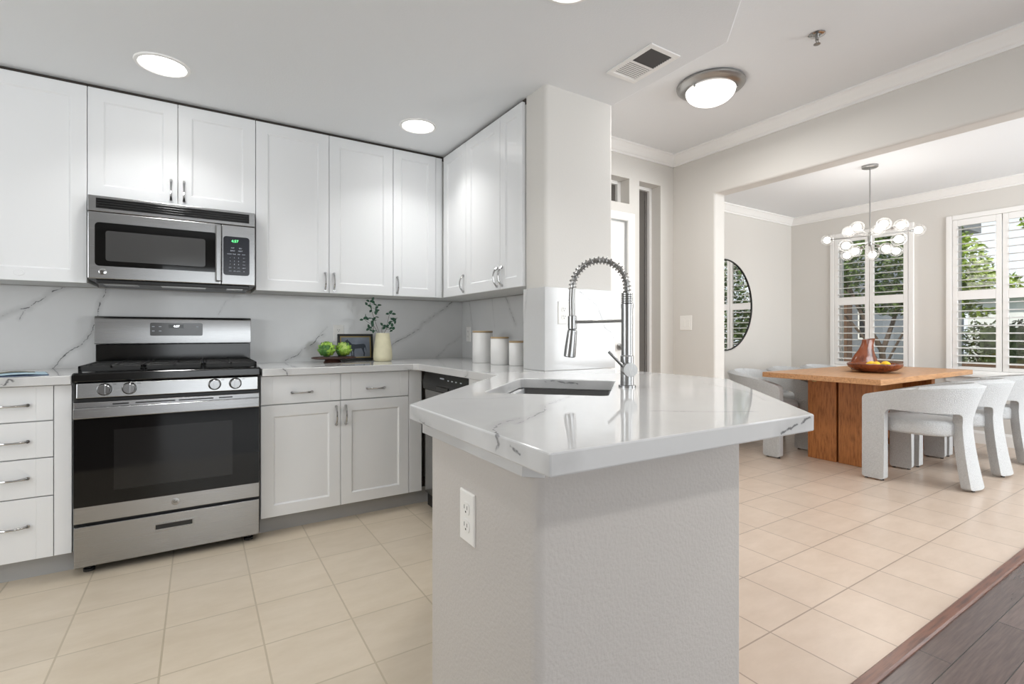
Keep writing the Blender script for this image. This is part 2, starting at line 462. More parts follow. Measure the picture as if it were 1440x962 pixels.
struct(MB().box(-2.5, 1.80, 3.59, 3.70, 0, 2.75).build('wall_kitchen', M['wall']))
mb = MB()      # left wall with an opening for the added side window
mb.box(-2.5, -2.4, -3.5, .7, 0, 2.75).box(-2.5, -2.4, 2.3, 3.59, 0, 2.75).box(-2.5, -2.4, .7, 2.3, 0, .8).box(-2.5, -2.4, .7, 2.3, 2.1, 2.75)
struct(mb.build('wall_left', M['wall']))
colpoly = [(1.475, 2.02), (1.935, 2.02), (1.935, 3.59), (1.80, 3.59), (1.80, 2.2), (1.475, 2.2)]
struct(MB().prism(fillet(colpoly, [.022, .022, 0, 0, 0, .01]), 0, KC).build('wall_column', M['wall'], smooth=True))
sof = [(-2.4, .6), (1.20, .6), (1.935, 1.315), (1.935, 3.59), (-2.4, 3.59)]
struct(MB().prism(sof, KC, HC).build('ceiling', M['ceil'], bevel=.006))
struct(MB().box(-2.4, 3.6, -3.5, 3.7, HC, HC + .07).build('ceiling.001', M['ceil']))
struct(MB().box(3.74, 6.62, -1.5, 3.57, DC, DC + .14).build('ceiling.002', M['ceil']))
# entry wall with transom niche, sidelight niche and door opening
mb = MB(); y0, y1 = 2.99, 3.15
mb.box(1.935, 2.07, y0, y1, 0, HC).box(3.434, 3.6, y0, y1, 0, HC).box(2.07, 3.434, y0, y1, 2.40, HC)
mb.box(2.07, 3.051, y0, y1, 2.075, 2.187).box(3.051, 3.169, y0, y1, 0, 2.40)
struct(mb.build('wall_entry', M['wall']))
# divider wall between hall and dining room (jamb + header, rounded corners)
mb = MB(); mb.extrude([(-3.5, 2.257), (2.568, 2.257), (2.568, 0), (3.7, 0), (3.7, 2.75), (-3.5, 2.75)], 'x', 3.6, 3.74)
struct(mb.build('wall_divider', M['wall'], bevel=.016, seg=3))
struct(MB().box(3.74, 6.75, 3.57, 3.7, 0, 2.75).build('wall_dining_left', M['wall']))
WIN = [(2.28, 3.04), (1.145, 1.915)]; WZ0, WZ1 = .715, 2.275
mb = MB()
ys = [-1.5, WIN[1][0], WIN[1][1], WIN[0][0], WIN[0][1], 3.57]
for a, b in ((0, 1), (2, 3), (4, 5)): mb.box(6.62, 6.78, ys[a], ys[b], 0, 2.75)
for a, b in WIN: mb.box(6.62, 6.78, a, b, 0, WZ0).box(6.62, 6.78, a, b, WZ1, 2.75)
struct(mb.build('wall_dining_window', M['wall']))
mb = MB(); mb.box(3.6, 4.1, -1.6, -1.5, 0, 2.75).box(6.3, 6.78, -1.6, -1.5, 0, 2.75).box(4.1, 6.3, -1.6, -1.5, 0, .7).box(4.1, 6.3, -1.6, -1.5, 2.2, 2.75)
struct(mb.build('wall_dining_side', M['wall']))
mb = MB(); mb.box(-2.5, -.6, -3.6, -3.5, 0, 2.75).box(3.0, 3.6, -3.6, -3.5, 0, 2.75).box(-.6, 3.0, -3.6, -3.5, 2.3, 2.75)
struct(mb.build('wall_living', M['wall']))
struct(MB().box(3.6, 3.74, -3.6, -1.6, 0, 2.257).build('wall_living_right', M['wall']))
# crown mouldings
def crown(name, axis, a0, a1, wall, sgn, top):
    P = [(0, 0), (.07, 0), (.07, -.012), (.058, -.018), (.036, -.048), (.022, -.07), (.013, -.076), (.013, -.092), (0, -.092)]
    if axis == 'y': struct(MB().loops([[(wall + sgn * d, a, top + h) for d, h in P] for a in (a0, a1)]).build(name, M['trim']))
    else: struct(MB().loops([[(a, wall + sgn * d, top + h) for d, h in P] for a in (a0, a1)]).build(name, M['trim']))
crown('trim_2', 'y', -3.5, 2.99, 3.6, -1, HC)
crown('trim_3', 'x', 1.935, 3.6, 2.99, -1, HC)
crown('trim_4', 'x', 3.74, 6.62, 3.57, -1, DC)
crown('trim_5', 'y', -1.5, 3.57, 6.62, -1, DC)
BP = [(0, 0), (.014, 0), (.014, .10), (.009, .115), (.005, .125), (0, .125)]
struct(MB().loops([[(6.62 - d, a, h) for d, h in BP] for a in (-1.5, 3.556)]).build('baseboard_dining_window', M['trim']))
struct(MB().loops([[(a, 3.57 - d, h) for d, h in BP] for a in (3.74, 6.606)]).build('baseboard_dining_left', M['trim']))
struct(MB().loops([[(3.6 - d, a, h) for d, h in BP] for a in (2.568, 2.976)]).build('baseboard_divider', M['trim']))
struct(MB().loops([[(a, 2.99 - d, h) for d, h in BP] for a in (3.436, 3.586)]).build('baseboard_entry', M['trim']))

# front door, transom, sidelight
mb = MB(BACK(3.05)); mb.box(2.12, 3.018, 0, .04, .01, 2.035)
door = struct(mb.build('door_1', M['trim'], bevel=.003))
for z0, z1 in ((.2, .8), (.95, 1.85)):
    for u0, u1 in ((2.25, 2.5), (2.65, 2.9)): MB(BACK(3.01)).shaker(u0, u1, z0, z1, .008, .02, .005, .01).build('panel', M['trim'], door)
mb = MB(); mb.lathe([(.028, 0), (.028, -.008), (.011, -.012), (.011, -.04), (.026, -.046), (.031, -.06), (.026, -.074), (.01, -.078)], (2.953, 3.01, .989), 20, 'y')
mb.build('door_knob', M['nickel'], door, True)
mb = MB(BACK(2.99)); mb.box(3.022, 3.10, 0, .02, 0, 2.105).box(2.0, 3.022, 0, .02, 2.04, 2.105).box(2.0, 2.075, 0, .02, 0, 2.04)
struct(mb.build('trim_6', M['trim'], bevel=.004))
w = struct(MB(BACK(3.15)).box(3.169, 3.20, 0, .06, 0, 2.40).box(3.405, 3.434, 0, .06, 0, 2.40).box(3.20, 3.405, 0, .06, 2.372, 2.40).box(3.20, 3.405, 0, .06, 0, .05).build('window_3', M['trim'], bevel=.003))
MB(BACK(3.13)).box(3.20, 3.405, 0, .008, .05, 2.372).build('pane', M['darkglass'], w)
MB(BACK(3.122)).box(3.375, 3.382, 0, .006, .05, 2.372).build('muntin', M['nickel'], w)
w = struct(MB(BACK(3.15)).box(2.07, 2.10, 0, .06, 2.187, 2.40).box(3.015, 3.051, 0, .06, 2.187, 2.40).box(2.10, 3.015, 0, .06, 2.372, 2.40).box(2.10, 3.015, 0, .06, 2.187, 2.212).build('window_4', M['trim'], bevel=.003))
MB(BACK(3.13)).box(2.10, 3.015, 0, .008, 2.212, 2.372).build('pane', M['darkglass'], w)
# invented patio door and two side windows, unseen, added to frame the fill lights
d = struct(MB().box(-.6, -.5, -3.58, -3.52, 0, 2.3).box(2.9, 3.0, -3.58, -3.52, 0, 2.3).box(-.5, 2.9, -3.58, -3.52, 2.2, 2.3).box(-.5, 2.9, -3.58, -3.52, 0, .08).box(1.15, 1.25, -3.58, -3.52, .08, 2.2).build('added_patio_door', M['trim'], bevel=.004))
MB().box(-.5, 1.15, -3.556, -3.55, .08, 2.2).box(1.25, 2.9, -3.556, -3.55, .08, 2.2).build('pane', M['pane'], d)
d = struct(MB().box(-2.47, -2.42, .7, .76, .8, 2.1).box(-2.47, -2.42, 2.24, 2.3, .8, 2.1).box(-2.47, -2.42, .76, 2.24, .8, .86).box(-2.47, -2.42, .76, 2.24, 2.04, 2.1).box(-2.47, -2.42, 1.47, 1.53, .86, 2.04).build('added_side_window', M['trim'], bevel=.003))
MB().box(-2.45, -2.445, .76, 2.24, .86, 2.04).build('pane', M['pane'], d)
d = struct(MB().box(4.1, 4.16, -1.57, -1.52, .7, 2.2).box(6.24, 6.3, -1.57, -1.52, .7, 2.2).box(4.16, 6.24, -1.57, -1.52, .7, .76).box(4.16, 6.24, -1.57, -1.52, 2.14, 2.2).box(5.17, 5.23, -1.57, -1.52, .76, 2.14).build('added_dining_window', M['trim'], bevel=.003))
MB().box(4.16, 6.24, -1.55, -1.545, .76, 2.14).build('pane', M['pane'], d)

# dining windows: casing, sash, pane, sill; shutters hang in them
names = ['window_1', 'window_2']
for (ya, yb), nm in zip(WIN, names):
    mb = MB(); c = .045
    for a, b, z0, z1 in ((ya - c, ya + .005, WZ0 - .02, WZ1 + c), (yb - .005, yb + c, WZ0 - .02, WZ1 + c), (ya + .005, yb - .005, WZ1 - .005, WZ1 + c), (ya + .005, yb - .005, WZ0 - .02, WZ0 + .012)):
        mb.box(6.595, 6.62, a, b, z0, z1)
    w = struct(mb.build(nm, M['trim'], bevel=.006))
    mb = MB(); y0, y1 = ya, yb
    mb.box(6.71, 6.76, y0, y0 + .04, WZ0, WZ1).box(6.71, 6.76, y1 - .04, y1, WZ0, WZ1).box(6.71, 6.76, y0 + .04, y1 - .04, WZ0, WZ0 + .04).box(6.71, 6.76, y0 + .04, y1 - .04, WZ1 - .04, WZ1)
    mb.box(6.712, 6.758, y0 + .04, y1 - .04, 1.475, 1.51)
    mb.build('sash', M['trim'], w, bevel=.003)
    MB().box(6.732, 6.738, y0 + .04, y1 - .04, WZ0 + .04, 1.475).build('pane', M['pane'], w)
    MB().box(6.732, 6.738, y0 + .04, y1 - .04, 1.51, WZ1 - .04).build('pane', M['pane'], w)
    MB().box(6.55, 6.62, ya - .07, yb + .07, WZ0 - .05, WZ0 - .02).box(6.602, 6.62, ya - .05, yb + .05, WZ0 - .11, WZ0 - .05).build('sill', M['trim'], w, bevel=.005)

def shutter(y0, y1, label, group):
    t = thing('plantation_shutter', label, 'shutter', (6.6, (y0 + y1) / 2, WZ0 + .014), group)
    g = .003; st = .045; x0, x1 = 6.598, 6.626; z0, z1 = WZ0 + .014, WZ1 - .007
    mb = MB()
    mb.box(x0, x1, y0 + g, y0 + st, z0, z1).box(x0, x1, y1 - st, y1 - g, z0, z1)
    mb.box(x0, x1, y0 + st, y1 - st, z0, .765).box(x0, x1, y0 + st, y1 - st, 1.445, 1.538).box(x0, x1, y0 + st, y1 - st, 2.205, z1)
    mb.build('frame', M['trim'], t, bevel=.003)
    for za, zb in ((.765, 1.445), (1.538, 2.205)):
        n = 9; sp = (zb - za) / n
        for i in range(n):
            zc = za + sp * (i + .5); pts = []
            for k in range(12):
                a = 2 * math.pi * k / 12; u = .044 * math.cos(a); h = .0055 * math.sin(a); tl = .10
                pts.append((6.612 + u * math.cos(tl) - h * math.sin(tl), zc + u * math.sin(tl) + h * math.cos(tl)))
            MB().loops([[(px, y, pz) for px, pz in pts] for y in (y0 + st + .001, y1 - st - .001)]).build('louver', M['trim'], t, True)
    return t
m0 = sum(WIN[0]) / 2; m1 = sum(WIN[1]) / 2
shutter(m0, WIN[0][1] - .005, 'white plantation shutter panel left in the window behind the chandelier', 'plantation shutter panels')
shutter(WIN[0][0] + .005, m0, 'white plantation shutter panel right in the window behind the chandelier', 'plantation shutter panels')
shutter(m1, WIN[1][1] - .005, 'white plantation shutter panel left in the window at the right edge of the photo', 'plantation shutter panels')
shutter(WIN[1][0] + .005, m1, 'white plantation shutter panel cut off by the right edge of the photo', 'plantation shutter panels')

# ------------------------------------------------------------------ peninsula half wall
pw = [(.515, .735), (1.128, .735), (1.74, 1.347), (1.74, 2.018), (1.60, 2.018), (1.60, 1.405), (1.07, .86), (.635, .86), (.635, 1.215), (.515, 1.215)]
struct(MB().prism(fillet(pw, [.022, .015, 0, 0, 0, 0, 0, 0, .01, .012]), 0, .871).build('wall_peninsula', M['ponyshade'], smooth=True))

# ------------------------------------------------------------------ countertops
CT0, CT1 = .872, .912
sinkq = [(.766, 1.388), (1.041, 1.107), (1.402, 1.451), (1.140, 1.742)]
sh = fillet(sinkq, .025, 4)
ct = [(.283, 3.574), (.283, 2.93), (1.125, 2.93), (1.15, 2.905), (1.15, 1.943), (.473, 1.262), (.466, .627), (1.216, .603), (1.86, 1.26), (1.86, 2.003), (1.458, 2.003), (1.458, 2.2), (1.783, 2.2), (1.783, 3.574)]
top_veins = [
    ([(.93, 1.158, .912), (.772, 1.055, .912), (.71, .976, .912), (.627, .914, .912), (.565, .875, .912)], .003, .7),
    ([(.60, .92, .912), (.564, .905, .912), (.54, .895, .912), (.5, .86, .912), (.483, .836, .912), (.465, .776, .912)], .0036, .7),
    ([(.932, .836, .912), (.989, .793, .912), (1.045, .751, .912), (1.13, .70, .912)], .0022, .55),
    ([(1.09, 1.356, .912), (1.015, 1.208, .912), (.93, 1.158, .912)], .002, .5),
    ([(.62, 1.30, .912), (.70, 1.25, .912), (.78, 1.235, .912)], .002, .35),
    ([(1.35, .80, .912), (1.5, .95, .912), (1.62, 1.2, .912)], .002, .35),
    ([(.469, .80, .913), (.469, .785, .897), (.469, .798, .882)], .0055, .75),
    ([(.469, .745, .897), (.469, .715, .893)], .004, .8),
    ([(.469, 1.24, .897), (.469, 1.179, .880), (.469, 1.12, .872)], .0028, .9),
    ([(.46, .618, .888), (.473, .618, .887), (.477, .618, .895), (.492, .617, .889), (.505, .616, .893)], .005, 1.0),
    ([(1.085, .607, .879), (1.098, .607, .881), (1.121, .606, .889)], .005, .9),
    ([(1.121, .606, .887), (1.150, .605, .896)], .0045, .9),
    ([(1.165, .605, .895), (1.187, .604, .902), (1.199, .604, .905)], .005, .9),
    ([(.383, 2.93, .908), (.401, 2.93, .892), (.405, 2.93, .873)], .004, .9),
    ([(1.08, 2.93, .879), (1.11, 2.93, .874), (1.133, 2.92, .873)], .003, .9),
    ([(1.15, 2.248, .914), (1.15, 2.248, .891), (1.15, 2.272, .880)], .0035, .9),
    ([(.86, 1.32, .905), (.92, 1.26, .90), (1.02, 1.62, .90)], .003, .25),
    ([(1.21, 1.66, .90), (1.23, 1.64, .905), (1.30, 1.56, .895)], .006, .8),
]
M['quartz'] = quartz('white_quartz_counter', top_veins, (.62, .62, .617, 1), .06)
c = thing('countertop', 'white veined quartz countertop with sink, running from the range round to the peninsula', 'countertop', (1.0, 1.2, CT0))
MB().fill(ct, [sh], CT0, CT1).build('slab', M['quartz'], c, bevel=.0035, seg=2)
us = [(.499, .756), (.499, 1.236), (.514, 1.236), (.514, .752), (.536, .733), (.528, .727)]
MB().prism(us, .838, CT0).build('under_slab', M['quartz'], c, bevel=.001)
M['quartz2'] = quartz('white_quartz_counter_left', [([(-.702, 2.93, .877), (-.692, 2.93, .892), (-.687, 2.93, .904), (-.675, 2.93, .90)], .006, .9), ([(-.72, 2.93, .882), (-.70, 2.93, .885)], .004, .7)], (.62, .62, .617, 1), .06)
tag(MB().box(-1.6, -.487, 2.93, 3.574, CT0, CT1).build('countertop', M['quartz2'], bevel=.0035), 'short white quartz countertop left of the range under the brochure', 'countertop')

back_veins = [
    ([(-.60, 3.575, 1.36), (-.63, 3.575, 1.348), (-.665, 3.575, 1.327), (-.713, 3.575, 1.279), (-.763, 3.575, 1.236), (-.831, 3.575, 1.208), (-.87, 3.575, 1.182), (-.93, 3.575, 1.15)], .0036, 1.0),
    ([(-.763, 3.575, 1.236), (-.798, 3.575, 1.175)], .0022, .7),
    ([(-.441, 3.575, 1.365), (-.472, 3.575, 1.276), (-.499, 3.575, 1.125), (-.557, 3.575, 1.034), (-.636, 3.575, .962), (-.67, 3.575, .91)], .0032, .95),
    ([(.746, 3.575, 1.145), (.686, 3.575, 1.077)], .002, .5),
    ([(.72, 3.575, 1.09), (.686, 3.575, 1.077), (.64, 3.575, 1.019), (.555, 3.575, .953), (.476, 3.575, .917)], .0036, 1.0),
    ([(1.696, 3.575, 1.355), (1.55, 3.575, 1.245), (1.503, 3.575, 1.216)], .0036, .9),
    ([(1.55, 3.575, 1.25), (1.439, 3.575, 1.177), (1.41, 3.575, 1.134)], .0034, .9),
    ([(1.41, 3.575, 1.134), (1.309, 3.575, 1.069), (1.21, 3.575, 1.022), (1.173, 3.575, .981)], .0036, 1.0),
    ([(1.771, 3.575, 1.078), (1.659, 3.575, 1.011), (1.562, 3.575, .918)], .0024, .5),
    ([(.20, 3.575, 1.36), (.14, 3.575, 1.30), (.10, 3.575, 1.22)], .002, .4),
]
M['bs1'] = quartz('quartz_backsplash', back_veins, (.68, .68, .677, 1), .12, .012, True)
tag(MB().box(-1.6, 1.784, 3.574, 3.59, CT1, 1.352).build('backsplash', M['bs1']), 'grey-white veined quartz backsplash behind the range and framed picture', 'backsplash')
M['bs2'] = quartz('quartz_backsplash_right', [([(1.785, 3.453, 1.351), (1.785, 3.405, 1.173), (1.785, 3.38, 1.05)], .0028, .6), ([(1.785, 2.902, 1.35), (1.785, 2.837, 1.24), (1.785, 2.784, 1.163)], .004, .8), ([(1.785, 3.1, 1.35), (1.785, 3.06, 1.15)], .002, .4)], (.68, .68, .677, 1), .12)
tag(MB().box(1.784, 1.80, 2.2, 3.574, CT1, 1.352).build('backsplash', M['bs2']), 'veined quartz backsplash behind the white canisters', 'backsplash')
M['bs3'] = quartz('quartz_backsplash_column', [([(1.684, 2.005, 1.32), (1.807, 2.005, 1.25), (1.833, 2.005, 1.193), (1.858, 2.005, 1.135), (1.91, 2.005, 1.105), (1.948, 2.005, 1.042)], .0028, .8), ([(1.888, 2.005, 1.17), (1.905, 2.005, 1.11), (1.93, 2.005, 1.06)], .002, .7), ([(1.46, 2.159, 1.34), (1.46, 2.207, 1.1), (1.46, 2.2, .95)], .0022, .5)], (.60, .60, .597, 1), .10)
bp = [(1.459, 2.004), (1.937, 2.004), (1.937, 2.02), (1.475, 2.02), (1.475, 2.2), (1.459, 2.2)]
tag(MB().prism(bp, CT1, 1.335).build('backsplash', M['bs3'], bevel=.002), 'veined quartz backsplash wrapping the foot of the painted column', 'backsplash')

# ------------------------------------------------------------------ cabinets
def handle(T, u, z, vertical, parent, ln=.105):
    mb = MB(T); pts = []; rs = []
    for i in range(13):
        t = -1 + 2 * i / 12
        o = .004 + .026 * (1 - abs(t) ** 2.4)
        a = t * ln / 2
        pts.append((u, o, z + a) if vertical else (u + a, o, z))
        rs.append(.0045 + .0022 * abs(t) ** 2)
    mb.tube(pts, rs, 8)
    for s in (-1, 1):
        a = s * ln / 2
        q = (u, 0, z + a) if vertical else (u + a, 0, z)
        mb.tube([q, (q[0], .009, q[2])], .0075, 10)
    return mb.build('handle', M['chrome'], parent, True)
def panel_door(T, u0, u1, z0, z1, parent, hu=None, hz=None, fr=.062):
    g = .0015
    d = MB(T).shaker(u0 + g, u1 - g, z0 + g, z1 - g, .02, fr).build('door', M['cab'], parent, bevel=.0012, seg=1)
    if hu is not None:
        TT = T @ Matrix.Translation((0, .02, 0)); handle(TT, hu, hz, True, d)
    return d
def drawer(T, u0, u1, z0, z1, parent, hu, hz):
    g = .0015; st = .058
    mb = MB(T)
    mb.box(u0 + g, u0 + st, 0, .02, z0 + g, z1 - g).box(u1 - st, u1 - g, 0, .02, z0 + g, z1 - g).box(u0 + st, u1 - st, 0, .0188, z0 + g, z1 - g)
    d = mb.build('drawer', M['cab'], parent, bevel=.001, seg=1)
    handle(T @ Matrix.Translation((0, .019, 0)), hu, hz, False, d)
    return d
UY, UX, BY, BX = 3.23, 1.455, 2.98, 1.20      # door-front planes
TB = BACK(UY + .02); TS = SIDE(UX + .02); TBB = BACK(BY + .02); TBS = SIDE(BX + .02)
UZ0, UZ1 = 1.352, 2.340
def wall_cab(label, x0, x1, z0=UZ0):
    t = thing('wall_cabinet', label, 'cabinet', ((x0 + x1) / 2, UY + .18, z0), 'white shaker wall cabinets')
    MB().box(x0 + .001, x1 - .001, UY + .02, 3.572 if z0 < 1.5 else 3.588, z0 + .004, UZ1 - .014).build('body', M['cabin'], t)
    GAP_SHADE = (x0 + .001, x1 - .001, UY + .021, UY + .034, UZ1 - .001, KC - .001)  # dark strip painting the shadow line below the ceiling
    MB().box(x0 + .001, x1 - .001, UY + .021, 3.572 if z0 < 1.5 else 3.588, UZ1 - .014, UZ1 - .001).box(*GAP_SHADE).build('gap_shade_board', M['gapshade'], t)
    return t
t = wall_cab('white shaker wall cabinet at the left edge of the photo, beside the microwave', -1.275, -.474)
panel_door(TB, -1.275, -.876, UZ0, UZ1, t, -.91, 1.46); dd = panel_door(TB, -.876, -.474, UZ0, UZ1, t, -.838, 1.46)
mb = MB(BACK(UY)); mb.lathe([(.017, 0), (.017, .002), (.014, .003), (.0135, .002), (.003, .002)], (0, 0, 0), 24, 'y'); o = mb.build('catch_disc', M['cab'], dd, True)
o.location = o.location + Vector((-.722, 0, 1.39)); o.scale = (1.15, 1, .9)
t = wall_cab('short white two-door wall cabinet directly above the microwave', -.474, .277, 1.787)
panel_door(TB, -.474, -.098, 1.787, UZ1, t, -.128, 1.87); panel_door(TB, -.098, .277, 1.787, UZ1, t, -.070, 1.87)
t = wall_cab('white two-door wall cabinet right of the microwave, over the tray of artichokes', .277, 1.098)
panel_door(TB, .277, .687, UZ0, UZ1, t, .662, 1.425); panel_door(TB, .687, 1.098, UZ0, UZ1, t, .715, 1.425)
t = wall_cab('narrow white one-door wall cabinet in the back run next to the corner', 1.098, 1.474)
panel_door(TB, 1.098, 1.406, UZ0, UZ1, t, 1.125, 1.425, .055)
MB(TB).box(1.4075, 1.4545, 0, .016, UZ0 + .0015, UZ1 - .0015).build('filler_strip', M['cab'], t, bevel=.001)
t = thing('wall_cabinet', 'white corner wall cabinet on the right run, nearest the corner', 'cabinet', (1.64, 3.2, UZ0), 'white shaker wall cabinets')
MB().box(UX + .022, 1.782, 2.866, 3.572, UZ0 + .004, UZ1 - .014).build('body', M['cabin'], t)
GAP_SHADE = (UX + .022, UX + .035, 2.866, 3.25, UZ1 - .001, KC - .001)  # same dark strip, shade of the ceiling gap as colour
MB().box(UX + .022, 1.782, 2.866, 3.572, UZ1 - .014, UZ1 - .001).box(*GAP_SHADE).build('gap_shade_board', M['gapshade'], t)
panel_door(TS, -3.212, -2.865, UZ0, UZ1, t, -2.895, 1.425)
t = thing('wall_cabinet', 'white two-door wall cabinet over the canisters, next to the painted column', 'cabinet', (1.64, 2.53, UZ0), 'white shaker wall cabinets')
MB().box(UX + .022, 1.782, 2.202, 2.864, UZ0 + .004, UZ1 - .014).build('body', M['cabin'], t)
GAP_SHADE = (UX + .022, UX + .035, 2.202, 2.864, UZ1 - .001, KC - .001)  # dark strip for the gap's shadow over this cabinet
MB().box(UX + .022, 1.782, 2.202, 2.864, UZ1 - .014, UZ1 - .001).box(*GAP_SHADE).build('gap_shade_board', M['gapshade'], t)
panel_door(TS, -2.865, -2.435, UZ0, UZ1, t, -2.463, 1.425); panel_door(TS, -2.435, -2.203, UZ0, UZ1, t, -2.407, 1.425, .055)

def base_body(mb, x0, x1, parent):
    mb.box(x0, x1, BY + .021, 3.588, .10, .871); return mb.build('body', M['cabin'], parent)
t = thing('base_cabinet', 'white base cabinet with four drawers left of the range', 'cabinet', (-.9, 3.2, 0))
base_body(MB(), -1.3, -.49, t)
MB().box(-1.3, -.49, 3.05, 3.07, 0, .10).build('toe_kick', M['toe'], t)
for z0, z1, hz in ((.712, .868, .785), (.548, .710, .625), (.376, .546, .463), (.10, .374, .252)):
    drawer(TBB, -1.3, -.553, z0, z1, t, -.69 if True else 0, hz)
MB(TBB).box(-.5515, -.4915, 0, .0195, .1015, .866).build('filler_strip', M['cab'], t, bevel=.001)
t = thing('base_cabinet', 'white base cabinet with two drawers over two doors right of the range', 'cabinet', (.74, 3.2, 0))
base_body(MB(), .279, 1.199, t)
MB().box(.279, 1.262, 3.05, 3.07, 0, .10).box(1.262, 1.282, 2.94, 3.07, 0, .10).build('toe_kick', M['toe'], t)
drawer(TBB, .279, .698, .712, .868, t, .487, .772); drawer(TBB, .698, 1.114, .712, .868, t, .905, .772)
panel_door(TBB, .279, .698, .098, .709, t, .672, .625); panel_door(TBB, .698, 1.114, .098, .709, t, .726, .625)
MB(TBB).box(1.1155, 1.199, 0, .02, .10, .868).build('corner_filler', M['cab'], t, bevel=.001)
t = thing('sink_cabinet', 'white diagonal sink cabinet hidden under the peninsula counter', 'cabinet', (1.0, 1.5, 0))
MB().prism([(.637, 1.218), (.637, .87), (1.05, .87), (1.59, 1.42), (1.59, 1.99), (1.33, 1.99), (1.22, 1.80)], .10, .66).build('body', M['cabin'], t)
MB().prism([(.67, 1.215), (.67, .90), (1.05, .90), (1.55, 1.42), (1.55, 1.96), (1.35, 1.96), (1.25, 1.79)], 0, .10).build('toe_kick', M['toe'], t)
MB(SIDE(1.22)).box(-2.327, -1.985, 0, .02, .10, .868).build('filler_panel', M['cab'], t, bevel=.001)
MB(SIDE(1.262)).box(-2.326, -1.97, -.02, 0, 0, .10).build('toe_kick', M['toe'], t)
DG = Matrix.Translation((.60, 1.18, 0)) @ Matrix.Rotation(math.radians(45), 4, 'Z')
MB(DG).box(.01, .88, .0, .02, .66, .868).build('false_front', M['cab'], t, bevel=.001)

# ------------------------------------------------------------------ gas range
RX0, RX1 = -.483, .273
R = thing('gas_range', 'stainless steel gas range with black oven glass between the base cabinets', 'stove', (-.105, 3.25, 0))
MB().box(RX0, RX1, 2.962, 3.57, .04, .905).build('body', M['dark'], R, bevel=.003)
fr = BACK(2.962)
mb = MB(); mb.loops([[(x, y, z) for x, y in ((RX0 - .004, 2.945), (RX1 + .004, 2.945), (RX1 + .004, 3.56), (RX0 - .004, 3.56))] for z in (.876, .921)])
mb.box(RX0 + .004, RX1 - .004, 2.955, 3.0, .80, .876)
mb.build('cooktop', M['blackgloss'], R, bevel=.008, seg=3)
mb = MB(); P = [(2.955, .806), (2.932, .806), (2.938, .873), (2.955, .873)]
mb.loops([[(x, y, z) for y, z in P] for x in (RX0 + .014, RX1 - .012)])
cp = mb.build('control_panel', M['steel'], R, bevel=.003)
for kx in (-.369, -.278, .066, .158):
    mb = MB(); mb.lathe([(.029, 0), (.029, -.006), (.026, -.010), (.0245, -.026), (.021, -.030), (.004, -.030)], (kx, 2.936, .843), 28, 'y')
    mb.box(kx - .0045, kx + .0045, 2.898, 2.908, .822, .866)
    mb.build('knob', M['knob'], cp, True)
    text_mesh('knob_mark', 'LITE', .007, M['slot'], txtT((kx + .036, 2.9355, .864)), cp)
# grates
for gx0, gx1 in ((RX0 + .012, -.23), (-.226, .016), (.020, RX1 - .012)):
    mb = MB(); b = .011; z0, z1 = .936, .95
    ya, yb = 2.985, 3.47
    mb.box(gx0, gx1, ya, ya + b, z0 - .012, z1).box(gx0, gx1, yb - b, yb, z0 - .012, z1).box(gx0, gx0 + b, ya, yb, z0, z1).box(gx1 - b, gx1, ya, yb, z0, z1)
    cx = (gx0 + gx1) / 2
    mb.box(cx - b / 2, cx + b / 2, ya, yb, z0, z1).box(gx0, gx1, 3.1, 3.111, z0, z1).box(gx0, gx1, 3.22, 3.231, z0, z1).box(gx0, gx1, 3.34, 3.351, z0, z1)
    for x in (gx0, gx1 - .014):
        for y in (ya, yb - .014): mb.box(x, x + .014, y, y + .014, .9205, z0)
    mb.build('grate', M['iron'], R, bevel=.002, seg=1)
for bx, by, br in ((-.36, 3.10, .045), (-.36, 3.35, .04), (-.105, 3.22, .035), (.15, 3.10, .045), (.15, 3.35, .04)):
    mb = MB(); mb.lathe([(br + .012, .9205), (br + .01, .926), (br, .927), (br, .933), (br - .008, .935)], (bx, by, 0), 24)
    mb.build('burner', M['iron'], R, True)
# backguard
mb = MB(); mb.box(RX0 + .004, RX1 - .004, 3.50, 3.565, .905, 1.04).build('backguard_base', M['blackgloss'], R, bevel=.002)
mb = MB(); P = fillet([(3.485, 1.042), (3.492, 1.197), (3.572, 1.197), (3.572, 1.042)], [.004, .02, .004, .004])
mb.loops([[(x, y, z) for y, z in P] for x in (RX0, RX1)])
bg = mb.build('backguard', M['steel'], R, smooth=True, bevel=.002)
T = BACK(3.489)
dp = MB().loops([[(x, 3.4905, z) for x, z in fillet([(-.237, 1.088), (.017, 1.088), (.017, 1.162), (-.237, 1.162)], .008)], [(x, 3.4845, z) for x, z in fillet([(-.237, 1.088), (.017, 1.088), (.017, 1.162), (-.237, 1.162)], .008)]]).build('display', M['lcd'], bg)
MB().box(-.150, -.078, 3.4825, 3.486, 1.132, 1.153).build('clock_window', M['blackgloss'], dp)
text_mesh('digits', '4:57', .017, M['whiteled'], txtT((-.112, 3.482, 1.142)), dp, .0004)
for x, z in ((-.222, 1.14), (-.19, 1.14), (-.222, 1.115), (-.19, 1.115), (-.01, 1.14)):
    MB().box(x - .006, x + .006, 3.4838, 3.485, z - .002, z + .002).build('key_mark', M['print'], dp)
